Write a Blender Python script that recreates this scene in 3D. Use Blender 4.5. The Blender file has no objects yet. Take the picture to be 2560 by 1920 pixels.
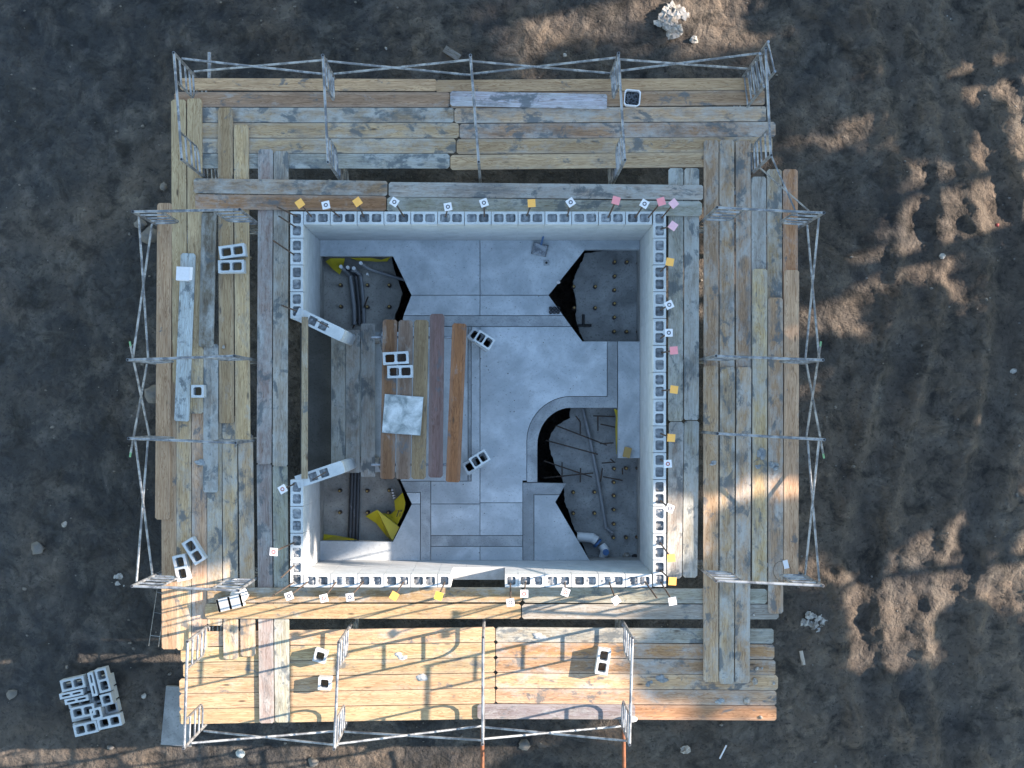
import bpy, math, random
import numpy as np
from mathutils import Vector, Matrix
random.seed(7)
R = math.radians
# ---------------------------------------------------------------- camera, sky, sun, exposure
F, CU, CV, HC = 3600.0, 1246.0, 1026.0, 23.84      # focal length (photo px), point below the camera, camera height
scene = bpy.context.scene
C = scene.collection
cam = bpy.data.cameras.new('camera'); camo = bpy.data.objects.new('camera', cam); C.objects.link(camo)
camo.location = (0, 0, HC); camo.rotation_euler = (0, 0, 0)
cam.sensor_width = 36.0; cam.lens = F/2560*36.0
cam.shift_x = (1280-CU)/2560; cam.shift_y = (CV-960)/2560
cam.clip_end = 2000; scene.camera = camo
SUN_EL, SUN_AZ = 25.5, 77.6                          # azimuth clockwise from +Y (top of the photo)
w = bpy.data.worlds.new('World'); scene.world = w; w.use_nodes = True
nt = w.node_tree; bg = nt.nodes['Background']
sky = nt.nodes.new('ShaderNodeTexSky'); sky.sky_type = 'NISHITA'; sky.sun_disc = False
sky.sun_elevation = R(SUN_EL); sky.sun_rotation = R(SUN_AZ)
nt.links.new(sky.outputs[0], bg.inputs[0]); bg.inputs[1].default_value = 0.12
sky.ozone_density = 1.3; sky.dust_density = 0.1; sky.air_density = 1.5
sl = bpy.data.lights.new('sun', 'SUN'); sl.energy = 5.0; sl.angle = R(0.55); sl.color = (1.0, 0.84, 0.68)
slo = bpy.data.objects.new('sun', sl); C.objects.link(slo)
ce = math.cos(R(SUN_EL)); UX, UY = math.sin(R(SUN_AZ)), math.cos(R(SUN_AZ))
slo.rotation_euler = Vector((-UX*ce, -UY*ce, -math.sin(R(SUN_EL)))).to_track_quat('-Z', 'Y').to_euler()
slo.location = (20, 5, 20)
vs = scene.view_settings; vs.view_transform = 'Standard'; vs.look = 'None'; vs.gamma = 1; vs.exposure = 1.9
vs.use_curve_mapping = False

ZDECK, ZWALL, ZGROUND, ZPIT = 1.5, 2.03, -0.40, -0.55
def P(u, v, z):                                      # photo pixel at a known height -> world
    h = (HC-z)/F
    return Vector(((u-CU)*h, -(v-CV)*h, z))

# ---------------------------------------------------------------- materials
def mat(name):
    m = bpy.data.materials.new(name); m.use_nodes = True
    n = m.node_tree.nodes; b = n['Principled BSDF']
    return m, m.node_tree, n, b
class G:                                             # small node graph helper
    def __init__(s, t): s.t = t
    def n(s, ty, **kw):
        x = s.t.nodes.new(ty)
        for k, v in kw.items(): setattr(x, k, v)
        return x
    def l(s, a, b): s.t.links.new(a, b)
    def noise(s, vec, sc, det=6, rough=.6, dist=0.0):
        x = s.n('ShaderNodeTexNoise'); x.inputs['Scale'].default_value = sc; x.inputs['Detail'].default_value = det
        x.inputs['Roughness'].default_value = rough; x.inputs['Distortion'].default_value = dist
        if vec is not None: s.l(vec, x.inputs['Vector'])
        return x.outputs[0]
    def ramp(s, f, pts):
        x = s.n('ShaderNodeValToRGB'); e = x.color_ramp.elements
        while len(e) < len(pts): e.new(.5)
        for i, (p, c) in enumerate(pts):
            e[i].position = p; e[i].color = (c, c, c, 1) if not isinstance(c, tuple) else (*c, 1)
        s.l(f, x.inputs[0]); return x.outputs[0]
    def mix(s, f, a, b, bt='MIX'):
        x = s.n('ShaderNodeMix', data_type='RGBA', blend_type=bt)
        for k, v in ((0, f), (6, a), (7, b)):
            if isinstance(v, (int, float)): x.inputs[k].default_value = v
            elif isinstance(v, tuple): x.inputs[k].default_value = (*v, 1)
            else: s.l(v, x.inputs[k])
        return x.outputs[2]
    def math(s, op, a, b=None, c=None):
        x = s.n('ShaderNodeMath', operation=op)
        for k, v in enumerate((a, b, c)):
            if v is None: continue
            if isinstance(v, (int, float)): x.inputs[k].default_value = v
            else: s.l(v, x.inputs[k])
        return x.outputs[0]
    def bump(s, h, st, dist, b):
        x = s.n('ShaderNodeBump'); x.inputs['Strength'].default_value = st; x.inputs['Distance'].default_value = dist
        s.l(h, x.inputs['Height']); s.l(x.outputs[0], b.inputs['Normal'])
    def objvec(s, scale=(1, 1, 1)):
        tc = s.n('ShaderNodeTexCoord'); oi = s.n('ShaderNodeObjectInfo')
        r = s.math('MULTIPLY', oi.outputs['Random'], 137.0)
        cb = s.n('ShaderNodeCombineXYZ'); s.l(r, cb.inputs[0]); s.l(r, cb.inputs[1]); s.l(r, cb.inputs[2])
        va = s.n('ShaderNodeVectorMath', operation='ADD'); s.l(tc.outputs['Object'], va.inputs[0]); s.l(cb.outputs[0], va.inputs[1])
        return va.outputs[0], oi, tc
    def scale(s, v, sc):
        x = s.n('ShaderNodeVectorMath', operation='MULTIPLY'); s.l(v, x.inputs[0]); x.inputs[1].default_value = sc
        return x.outputs[0]

def make_wood():
    m, t, n, b = mat('plank_wood'); g = G(t)
    v, oi, tc = g.objvec()
    col = oi.outputs['Color']; al = oi.outputs['Alpha']
    grain = g.noise(g.scale(v, (1.1, 22, 22)), 2.2, 7, .62, .6)
    rings = g.noise(g.scale(v, (.55, 7, 7)), 2.0, 3, .5, 1.6)
    c1 = g.mix(g.ramp(grain, [(.32, .0), (.68, 1.0)]), g.mix(1.0, col, (.62, .58, .54), 'MULTIPLY'), col)
    saw = g.math('FRACT', g.math('MULTIPLY', rings, 9.0))
    c2 = g.mix(g.ramp(saw, [(.0, .0), (.45, .0), (.88, .8), (1.0, .0)]), c1, g.mix(1.0, c1, (.52, .40, .30), 'MULTIPLY'))
    blot = g.noise(g.scale(v, (.8, 2.2, 2)), 1.6, 4, .6)
    c3 = g.mix(g.ramp(blot, [(.38, .5), (.62, 0.0)]), c2, g.mix(1.0, c2, (.62, .60, .62), 'MULTIPLY'))
    knot = g.n('ShaderNodeTexVoronoi'); knot.inputs['Scale'].default_value = 1.0; g.l(g.scale(v, (1.5, 5.5, 1)), knot.inputs['Vector'])
    c3 = g.mix(g.ramp(knot.outputs['Distance'], [(.05, .85), (.12, .0)]), c3, (.05, .028, .015))
    # mortar film and spatter: pale film, darker damp smears; amount in the object colour's alpha
    film = g.noise(g.scale(v, (1.0, 2.1, 1)), 2.3, 9, .68, .3)
    fine = g.noise(v, 26, 4, .7)
    f2 = g.math('ADD', film, g.math('MULTIPLY', g.math('SUBTRACT', fine, .5), .22))
    fa = g.math('MULTIPLY', g.math('SUBTRACT', g.math('ADD', f2, g.math('MULTIPLY', al, .42)), .70), 4.0)
    fa = g.n('ShaderNodeClamp').outputs[0] if False else g.math('MINIMUM', g.math('MAXIMUM', fa, 0.0), 1.0)
    dk = g.noise(g.scale(v, (1.0, 1.6, 1)), 1.3, 7, .65)
    film_col = g.mix(g.ramp(dk, [(.50, 0.0), (.60, 1.0)]), (.375, .385, .375), (.10, .112, .118))
    sp = g.n('ShaderNodeSeparateXYZ'); g.l(tc.outputs['Object'], sp.inputs[0])
    ed = g.math('ADD', g.math('ABSOLUTE', sp.outputs[1]), g.math('MULTIPLY', g.math('SUBTRACT', film, .5), .12))
    edf = g.math('MULTIPLY', g.ramp(ed, [(.055, 0.0), (.085, 1.0)]), g.math('MULTIPLY', al, .55))
    c3 = g.mix(edf, c3, g.mix(.5, c3, (.46, .45, .42)))
    c4 = g.mix(g.math('MULTIPLY', fa, .74), c3, film_col)
    sm = g.math('ADD', g.noise(g.scale(v, (1.0, 1.5, 1)), 2.6, 8, .66, .4), g.math('MULTIPLY', al, .13))
    c4 = g.mix(g.ramp(sm, [(.635, 0.0), (.70, .8)]), c4, (.085, .10, .11))
    spk = g.noise(v, 55, 2, .5)
    c5 = g.mix(g.ramp(spk, [(.70, .0), (.76, .7)]), c4, (.10, .09, .08))
    g.l(c5, b.inputs['Base Color']); b.inputs['Roughness'].default_value = .82
    hh = g.math('ADD', g.math('MULTIPLY', grain, .6), g.math('MULTIPLY', fa, g.math('ADD', .4, g.math('MULTIPLY', fine, 1.5))))
    g.bump(hh, .55, .006, b)
    return m
def make_concrete(name, base, dark, sc=3.0, rough=.9, bumpd=.004, spots=.6, streak=False):
    m, t, n, b = mat(name); g = G(t)
    v, oi, tc = g.objvec()
    a = g.noise(v, sc, 8, .62, .4); f = g.noise(v, sc*14, 5, .65)
    c = g.mix(g.ramp(a, [(.36, 0.0), (.66, 1.0)]), dark, base)
    c = g.mix(g.ramp(f, [(.30, spots), (.46, 0.0)]), c, tuple(x*.5 for x in dark))
    if streak:
        st = g.noise(v, .9, 6, .6, 1.2); c = g.mix(g.ramp(st, [(.40, .55), (.56, 0.0)]), c, tuple(x*.72 for x in dark))
        dr = g.noise(v, 38, 2, .5); c = g.mix(g.ramp(dr, [(.70, 0.0), (.74, .8)]), c, (.13, .13, .13))
    oc = g.mix(1.0, c, oi.outputs['Color'], 'MULTIPLY')
    g.l(oc, b.inputs['Base Color']); b.inputs['Roughness'].default_value = rough
    g.bump(g.math('ADD', f, g.math('MULTIPLY', a, .5)), .6, bumpd, b)
    return m
def make_plain(name, col, rough=.6, metal=0.0, var=.25, sc=9.0, second=None, thr=(.5, .6)):
    m, t, n, b = mat(name); g = G(t)
    v, oi, tc = g.objvec()
    a = g.noise(v, sc, 6, .65)
    c = g.mix(g.ramp(a, [(.3, var), (.7, 0.0)]), col, tuple(x*.4 for x in col))
    if second:
        s = g.noise(v, sc*.55, 7, .7)
        c = g.mix(g.ramp(s, [(thr[0], 0.0), (thr[1], .9)]), c, second)
    g.l(c, b.inputs['Base Color']); b.inputs['Roughness'].default_value = rough; b.inputs['Metallic'].default_value = metal
    g.bump(a, .25, .003, b)
    return m
def make_ground():
    m, t, n, b = mat('ground_soil'); g = G(t)
    tc = g.n('ShaderNodeTexCoord'); v = tc.outputs['Object']
    a = g.noise(v, .45, 8, .6, .5); f = g.noise(v, 2.4, 9, .68, .6); d = g.noise(v, 1.3, 8, .66, .7); e = g.noise(v, 17, 6, .7, .3)
    sx = g.n('ShaderNodeSeparateXYZ'); g.l(v, sx.inputs[0])
    ax = g.math('ADD', a, g.math('MULTIPLY', g.math('MAXIMUM', g.math('MINIMUM', sx.outputs[0], 8.0), -8.0), .012))
    c = g.mix(g.ramp(ax, [(.40, 0.0), (.62, 1.0)]), (.046, .044, .044), (.122, .095, .073))
    c = g.mix(g.ramp(g.noise(v, .28, 5, .55, .8), [(.42, .6), (.58, 0.0)]), c, g.mix(1.0, c, (.45, .46, .50), 'MULTIPLY'))
    c = g.mix(g.ramp(d, [(.50, 0.0), (.70, .65)]), c, (.150, .130, .110))
    c = g.mix(g.ramp(f, [(.34, .85), (.50, 0.0)]), c, (.010, .009, .008))  # dark pits: shade of the soil hollows put into the colour
    vd = g.n('ShaderNodeVectorMath', operation='ADD'); g.l(v, vd.inputs[0])
    nv = g.n('ShaderNodeTexNoise'); nv.inputs['Scale'].default_value = 6.0; nv.inputs['Detail'].default_value = 4; g.l(v, nv.inputs['Vector'])
    sc_ = g.n('ShaderNodeVectorMath', operation='SCALE'); g.l(nv.outputs['Color'], sc_.inputs[0]); sc_.inputs['Scale'].default_value = .22; g.l(sc_.outputs[0], vd.inputs[1])
    cl = []
    for scl in (4.5, 11.0):
        vo = g.n('ShaderNodeTexVoronoi'); vo.inputs['Scale'].default_value = scl; g.l(vd.outputs[0], vo.inputs['Vector'])
        rb = g.n('ShaderNodeSeparateColor'); g.l(vo.outputs['Color'], rb.inputs[0]); cl.append((vo.outputs['Distance'], rb.outputs[0]))
    tone = g.math('ADD', g.math('MULTIPLY', cl[0][1], .45), g.math('MULTIPLY', cl[1][1], .55))
    c = g.mix(g.ramp(tone, [(.12, .45), (.40, 0.0)]), c, g.mix(1.0, c, (.35, .35, .36), 'MULTIPLY'))
    c = g.mix(g.ramp(tone, [(.65, 0.0), (.95, .5)]), c, g.mix(1.0, c, (1.75, 1.7, 1.65), 'MULTIPLY'))
    c = g.mix(g.ramp(e, [(.36, .7), (.44, 0.0)]), c, (.012, .011, .011))  # fine dark specks, painted in for the weak shading of small relief
    c = g.mix(g.ramp(e, [(.66, 0.0), (.74, .5)]), c, (.17, .15, .13))
    g.l(c, b.inputs['Base Color']); b.inputs['Roughness'].default_value = .95
    hh = g.math('ADD', g.math('ADD', g.math('MULTIPLY', e, .7), g.math('MULTIPLY', f, 2.0)), g.math('MULTIPLY', g.math('ADD', cl[0][0], g.math('MULTIPLY', cl[1][0], .5)), -.9))
    g.bump(hh, 1.0, .07, b)
    return m
M = {}
M['wood'] = make_wood()
M['slab'] = make_concrete('slab_concrete', (.60, .64, .68), (.41, .45, .49), 2.2, .85, .003, .45, True)
M['strip'] = make_concrete('trench_concrete', (.50, .53, .56), (.29, .31, .33), 3.0, .92, .006, .7, True)
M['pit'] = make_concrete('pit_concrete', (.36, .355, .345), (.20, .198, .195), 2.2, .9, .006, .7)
M['cmu'] = make_concrete('block_concrete', (.50, .52, .535), (.40, .42, .435), 4.0, .9, .004, .25)
M['grout'] = make_concrete('core_grout', (.42, .43, .44), (.22, .23, .24), 9.0, .95, .02, .7)
M['mortar'] = make_concrete('joint_mortar', (.50, .50, .50), (.36, .36, .36), 8.0, .95, .006, .5)
M['mortar_dry'] = make_concrete('dried_mortar', (.66, .68, .68), (.22, .25, .25), 5.0, .95, .03, .3)
M['galv'] = make_plain('galvanised_steel', (.36, .38, .41), .45, .5, .6, 9, (.11, .12, .14), (.46, .56))
M['rust'] = make_plain('rusty_steel', (.23, .085, .04), .8, .2, .5, 18, (.10, .05, .03), (.5, .62))
M['rebar'] = make_plain('rebar_steel', (.085, .070, .062), .75, .4, .5, 30, (.16, .075, .04), (.5, .66))
M['orange'] = make_plain('orange_plastic', (.92, .46, .10), .5, 0, .2, 30)
M['yellowcap'] = make_plain('yellow_plastic', (.9, .66, .06), .5, 0, .2, 30)
M['pink'] = make_plain('pink_plastic', (.80, .28, .30), .5, 0, .2, 30)
M['palepink'] = make_plain('pale_pink_plastic', (.78, .45, .50), .5, 0, .2, 30)
M['whitecap'] = make_plain('white_plastic', (.72, .70, .72), .5, 0, .2, 30)
M['darkring'] = make_plain('dark_ring', (.06, .055, .065), .7, 0, .3, 40)
M['redring'] = make_plain('red_ring', (.40, .10, .06), .7, 0, .3, 40)
M['pipe_grey'] = make_plain('grey_conduit', (.22, .23, .25), .5, 0, .3, 12)
M['pipe_black'] = make_plain('black_pipe', (.035, .037, .045), .4, 0, .3, 12, (.12, .12, .13), (.58, .66))
M['pvc'] = make_plain('white_pvc', (.72, .74, .76), .35, 0, .2, 8)
M['blue'] = make_plain('blue_plastic', (.05, .14, .33), .45, 0, .3, 12)
M['yellow'] = make_plain('yellow_sheeting', (.62, .50, .03), .38, 0, .3, 5)
M['black'] = make_plain('black_matter', (.02, .02, .022), .6, 0, .3, 12)
M['whitestuff'] = make_plain('white_rubble', (.42, .40, .375), .85, 0, .6, 16, (.17, .145, .12), (.46, .60))
M['card'] = make_plain('tan_board', (.42, .28, .10), .8, 0, .3, 12)
M['red'] = make_plain('red_scrap', (.22, .03, .03), .6, 0, .3, 12)
M['leaf'] = make_plain('tree_leaf', (.06, .10, .03), .7, 0, .5, 3)
M['bark'] = make_plain('tree_bark', (.11, .085, .06), .95, 0, .5, 6)
M['green'] = make_plain('green_paint', (.16, .36, .20), .6, 0, .3, 20)
M['ground'] = make_ground()

# ---------------------------------------------------------------- mesh helpers
class MB:
    def __init__(s): s.v, s.f, s.sm = [], [], []
    def add(s, vs, fs, smooth=False):
        o = len(s.v); s.v += [tuple(x) for x in vs]; s.f += [tuple(i+o for i in f) for f in fs]; s.sm += [smooth]*len(fs)
    def box(s, c, d, rz=0.0, mtx=None):
        x, y, z = d[0]/2, d[1]/2, d[2]/2
        vs = [Vector((a*x, b_*y, e*z)) for a in (-1, 1) for b_ in (-1, 1) for e in (-1, 1)]
        m = mtx if mtx is not None else Matrix.Rotation(rz, 4, 'Z')
        s.add([m @ q + Vector(c) for q in vs], [(0,1,3,2),(4,6,7,5),(0,4,5,1),(2,3,7,6),(0,2,6,4),(1,5,7,3)])
    def tube(s, p0, p1, r, seg=8, r1=None, caps=True):
        p0, p1 = Vector(p0), Vector(p1); d = (p1-p0)
        if d.length < 1e-6: return
        q = d.to_track_quat('Z', 'Y').to_matrix(); r1 = r if r1 is None else r1
        vs = []
        for i in range(seg):
            a = 2*math.pi*i/seg; e = q @ Vector((math.cos(a), math.sin(a), 0))
            vs += [p0+e*r, p1+e*r1]
        s.add(vs, [(2*i, (2*i+2) % (2*seg), (2*i+3) % (2*seg), 2*i+1) for i in range(seg)], True)
        if caps:
            s.add(vs, [tuple(range(2*seg-2, -1, -2)), tuple(range(1, 2*seg, 2))])
    def path(s, pts, r, seg=8):
        for a, b_ in zip(pts[:-1], pts[1:]): s.tube(a, b_, r, seg)
    def prism(s, poly, z0, z1):
        n = len(poly)
        ar = sum(poly[i][0]*poly[(i+1) % n][1]-poly[(i+1) % n][0]*poly[i][1] for i in range(n))
        if ar < 0: poly = poly[::-1]
        vs = [(x, y, z0) for x, y in poly]+[(x, y, z1) for x, y in poly]
        s.add(vs, [tuple(range(n-1, -1, -1)), tuple(range(n, 2*n))]+[(i, (i+1) % n, n+(i+1) % n, n+i) for i in range(n)])
    def lump(s, c, r, seed, sq=.6, nu=9, nv=6, rough=.3, cut=True):
        rg = random.Random(seed); vs = []; fs = []
        for j in range(nv+1):
            th = math.pi*j/nv
            for i in range(nu):
                a = 2*math.pi*i/nu; k = 1+rg.uniform(-rough, rough) if 0 < j < nv else 1
                z = math.cos(th)*r[2]*k
                if cut and z < -r[2]*sq: z = -r[2]*sq
                vs.append((c[0]+math.sin(th)*math.cos(a)*r[0]*k, c[1]+math.sin(th)*math.sin(a)*r[1]*k, c[2]+z))
        for j in range(nv):
            for i in range(nu):
                fs.append((j*nu+i, (j+1)*nu+i, (j+1)*nu+(i+1) % nu, j*nu+(i+1) % nu))
        s.add(vs, fs, True)
    def mesh(s, name):
        me = bpy.data.meshes.new(name); me.from_pydata(s.v, [], s.f)
        me.polygons.foreach_set('use_smooth', s.sm); me.update(); return me
    def build(s, name, m, parent=None, loc=None, rz=0.0):
        me = s.mesh(name); me.materials.append(M[m]); return place(name, me, parent, loc, rz)
def place(name, me, parent=None, loc=None, rz=0.0):
    o = bpy.data.objects.new(name, me); C.objects.link(o)
    if parent is not None: o.parent = parent
    if loc is not None: o.location = loc
    o.rotation_euler.z = rz
    return o
def tag(o, label, cat=None, group=None, kind=None):
    if label: o['label'] = label
    if cat: o['category'] = cat
    if group: o['group'] = group
    if kind: o['kind'] = kind
    return o
def empty(name, loc, rz=0.0):
    o = bpy.data.objects.new(name, None); o.empty_display_size = .1; C.objects.link(o); o.location = loc; o.rotation_euler.z = rz
    return o
def ordn(i): return ['first', 'second', 'third', 'fourth', 'fifth', 'sixth', 'seventh', 'eighth', 'ninth', 'tenth', 'eleventh', 'twelfth', 'thirteenth', 'fourteenth', 'fifteenth'][i]

# ---------------------------------------------------------------- ground
def vnoise(x, y, seed):
    rg = np.random.RandomState(seed); tb = rg.rand(256, 256)
    xi = np.floor(x).astype(int); yi = np.floor(y).astype(int); fx = x-xi; fy = y-yi
    fx = fx*fx*(3-2*fx); fy = fy*fy*(3-2*fy)
    g = lambda a, b_: tb[a % 256, b_ % 256]
    return (g(xi, yi)*(1-fx)+g(xi+1, yi)*fx)*(1-fy)+(g(xi, yi+1)*(1-fx)+g(xi+1, yi+1)*fx)*fy
def fbm(x, y, seed, oc=5, gain=.5):
    s = np.zeros_like(x); a = 1.0; tot = 0
    for k in range(oc):
        s += a*vnoise(x*2**k+17*k, y*2**k+31*k, seed+k); tot += a; a *= gain
    return s/tot
BX, BY, BH = -.306, .167, 2.845                      # masonry square: centre and outer half side
def build_ground():
    def axis(lo, hi, step):
        a = list(np.arange(lo, hi+1e-6, step)); o = []
        d = step; p = hi
        while p < 260: d *= 1.5; p += d; o.append(p)
        d = step; q = lo; o2 = []
        while q > -260: d *= 1.5; q -= d; o2.append(q)
        return np.array(o2[::-1]+a+o)
    xs = axis(-9.4, 9.8, .045); ys = axis(-6.9, 7.6, .045)
    X, Y = np.meshgrid(xs, ys)
    near = np.exp(-np.maximum(0, np.maximum(abs(X)-10, abs(Y)-8))/8)
    rg = fbm(X*.5, Y*.5, 3, 3)-.5
    md = fbm(X*1.3+4, Y*1.3, 9, 5, .55)-.5
    fi = fbm(X*4.5, Y*4.5, 21, 4, .6)-.5
    rid = 1-abs(2*fbm(X*.9+Y*.25, Y*.9, 33, 5, .55)-1)
    rough = np.clip((X-3.5)/4, 0, 1)*.8+np.clip((Y-3.6)/3, 0, 1)*.5+.35
    rough = np.clip(rough, 0, 1.3)
    Z = ZGROUND + .12*rg + rough*(.19*md+.17*(rid-.7)+.10*fi) + .03*fi
    # churned wheel ruts to the right
    for (x0, amp, wd, ph) in ((6.6, .10, .22, 0.0), (8.1, .12, .25, .7)):
        d = X-(x0+.5*np.sin(Y*.5+ph)); Z -= amp*np.exp(-(d/wd)**2)*(.3+1.2*fbm(X*2.2, Y*2.2, 71, 3)); Z += amp*.7*np.exp(-((abs(d)-wd*1.7)/(wd*.6))**2)
    Z = ZGROUND+(Z-ZGROUND)*near
    inside = np.maximum(abs(X-BX), abs(Y-BY))
    flat = np.clip((4.3-inside)/.5, 0, 1); Z = Z*(1-flat)+(ZGROUND-.02+.03*fi)*flat
    k = np.clip((2.75-inside)/.1, 0, 1); Z = Z*(1-k)+(-1.7)*k
    ny, nx = X.shape
    V = np.stack([X, Y, Z], -1).reshape(-1, 3)
    idx = np.arange(nx*ny).reshape(ny, nx)
    Fc = np.stack([idx[:-1, :-1], idx[:-1, 1:], idx[1:, 1:], idx[1:, :-1]], -1).reshape(-1, 4)
    me = bpy.data.meshes.new('ground'); me.vertices.add(len(V)); me.vertices.foreach_set('co', V.ravel())
    me.loops.add(len(Fc)*4); me.loops.foreach_set('vertex_index', Fc.ravel())
    me.polygons.add(len(Fc)); me.polygons.foreach_set('loop_start', np.arange(0, len(Fc)*4, 4)); me.polygons.foreach_set('loop_total', np.full(len(Fc), 4))
    me.polygons.foreach_set('use_smooth', np.ones(len(Fc), bool)); me.update(); me.validate()
    me.materials.append(M['ground'])
    o = place('ground', me); o['kind'] = 'structure'
    def zat(x, y):
        i = int(np.argmin(abs(xs-x))); j = int(np.argmin(abs(ys-y))); return float(Z[j, i])
    return zat
ground_z = build_ground()
def PG(u, v, dz=0.0):                                # photo pixel lying on the ground
    p = P(u, v, ZGROUND)
    for _ in range(3): p = P(u, v, ground_z(p.x, p.y)+dz)
    return p

# ---------------------------------------------------------------- room floor: slab panels with joints, pits below
def arc(cx, cy, rx, ry, a0, a1, n=12):
    return [(cx+rx*math.cos(R(a0+(a1-a0)*i/n)), cy+ry*math.sin(R(a0+(a1-a0)*i/n))) for i in range(n+1)]
oarc = arc(1428, 1103, 111, 112, 180, 270); iarc = arc(1428, 1113, 84, 93, 180, 270)
XL, XR, YT, YB = 799.5, 1600, 600, 1401.5
panels = [
 ('slab', [(XL,YT),(1200,YT),(1200,738),(1028,738),(981.6,640.5),(XL,640.5)]),
 ('slab', [(1200,YT),(XR,YT),(XR,624),(1463,624),(1372,738),(1200,738)]),
 ('slab', [(1028,738),(1200,738),(1200,789),(1008,789)]),
 ('slab', [(1200,738),(1372,738),(1409,789),(1200,789)]),
 ('strip', [(1008,789),(1409,789),(1429,816.5),(1003,816.5)]),
 ('slab', [(1003,816.5),(1170,816.5),(1170,1203),(1001,1203),(1001,1181),(827,1181),(827,829),(1001,829)]),
 ('strip', [(1170,816.5),(1178,816.5),(1178,1203),(1170,1203)]),
 ('slab', [(1178,816.5),(1200,816.5),(1200,1260),(1077,1260),(1077,1203),(1178,1203)]),
 ('slab', [(1200,816.5),(1429,816.5),(1456,853),(1518,853),(1518,991)]+oarc[::-1]+[(1317,1202),(1307,1202),(1307,1257),(1200,1257)]),
 ('strip', [(1518,853),(1544,853),(1544,1020)]+iarc[::-1]+[(1344,1206),(1317,1206)]+oarc+[(1518,991)]),
 ('slab', [(1544,853),(XR,853),(XR,1146),(1545,1146)]),
 ('strip', [(1307,1206),(1416,1208),(1400,1237),(1335,1237),(1335,YB),(1307,YB)]),
 ('slab', [(1335,1237),(1400,1237),(1389,1255),(1475,YB),(1335,YB)]),
 ('slab', [(1077,1260),(1200,1260),(1200,1339),(1077,1339)]),
 ('slab', [(1200,1257),(1307,1257),(1307,1339),(1200,1339)]),
 ('strip', [(1077,1339),(1307,1339),(1307,1366),(1077,1366)]),
 ('slab', [(1077,1366),(1200,1366),(1200,YB),(1077,YB)]),
 ('slab', [(1200,1366),(1307,1366),(1307,YB),(1200,YB)]),
 ('strip', [(1002,1203),(1077,1203),(1077,YB),(1051,YB),(1051,1231),(1015,1231)]),
 ('slab', [(1015,1231),(1051,1231),(1051,1260),(1029,1260)]),
 ('slab', [(1029,1260),(1051,1260),(1051,YB),(XL,YB),(XL,1352),(982,1354)]),
]
def inset(poly, d):
    n = len(poly); ar = sum(poly[i][0]*poly[(i+1) % n][1]-poly[(i+1) % n][0]*poly[i][1] for i in range(n))
    if ar < 0: poly = poly[::-1]
    out = []
    for i in range(n):
        a, b_, c = Vector(poly[i-1]), Vector(poly[i]), Vector(poly[(i+1) % n])
        e1 = (b_-a).normalized(); e2 = (c-b_).normalized()
        n1 = Vector((-e1.y, e1.x)); n2 = Vector((-e2.y, e2.x)); k = 1+n1.dot(n2)
        out.append(tuple(b_+(n1+n2)*(d/max(k, .35))))
    return out
floor = empty('floor', (0, 0, 0)); floor['kind'] = 'structure'
for i, (mt, poly) in enumerate(panels):
    w2 = [tuple(P(u, v, 0).xy) for u, v in poly]
    mb = MB(); top = inset(w2, .005); dz = random.uniform(-.004, .002)-(.006 if mt == 'strip' else 0)
    mb.prism(top, -.17, dz)
    o = mb.build('slab_panel' if mt == 'slab' else 'trench_strip', mt, floor)
    k = random.uniform(.93, 1.05) if mt == 'slab' else random.uniform(.85, 1.0); o.color = (k, k, k*1.0, 1)
# pit floors (rough lower pads with broken edges)
pads = [
 [(785,632),(978,632),(980,657),(984,672),(995,700),(1005,733),(1000,753),(986,791),(981,830),(785,850)],
 [(1463,632),(1456,652),(1440,682),(1432,710),(1441,750),(1439,799),(1453,839),(1468,862),(1620,862),(1620,615)],
 [(785,1170),(989,1170),(992,1199),(1004,1222),(1008,1242),(1014,1262),(1004,1295),(991,1323),(985,1375),(785,1375)],
 [(1428,1010),(1424,1045),(1395,1061),(1382,1077),(1372,1097),(1376,1129),(1389,1168),(1402,1188),(1408,1207),(1412,1253),(1434,1318),(1460,1367),(1477,1420),(1620,1420),(1620,1010)],
]
def jag(poly, step, amp, seed):
    rg = random.Random(seed); out = []
    for i in range(len(poly)):
        a = Vector(poly[i]); b_ = Vector(poly[(i+1) % len(poly)]); n = max(1, int((b_-a).length/step))
        for k in range(n): q = a.lerp(b_, k/n); out.append((q.x+rg.uniform(-amp, amp), q.y+rg.uniform(-amp, amp)))
    return out
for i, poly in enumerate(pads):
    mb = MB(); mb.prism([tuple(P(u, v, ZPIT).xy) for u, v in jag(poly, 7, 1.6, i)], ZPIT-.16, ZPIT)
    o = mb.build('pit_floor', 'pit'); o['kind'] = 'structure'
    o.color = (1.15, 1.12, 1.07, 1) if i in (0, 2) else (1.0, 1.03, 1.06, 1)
# trench lines scored on the right-hand pit floors
# stem wall below the floor, under the masonry
mb = MB()
hi, ho = BH-.194-.004, BH; DYA, DYB = 1.235, -1.23
for (cx, cy, sx, sy) in ((0, ho-.10, 2*ho, .2), (0, -ho+.10, 2*ho, .2), (-ho+.10, (ho-.2+DYA)/2, .2, ho-.2-DYA), (-ho+.10, (-ho+.2+DYB)/2, .2, DYB+ho-.2), (ho-.10, 0, .2, 2*ho-.4)):
    mb.box((BX+cx, BY+cy, -.86), (sx, sy, 1.70))
mb.build('foundation_wall', 'pit'); bpy.data.objects['foundation_wall']['kind'] = 'structure'

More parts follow.
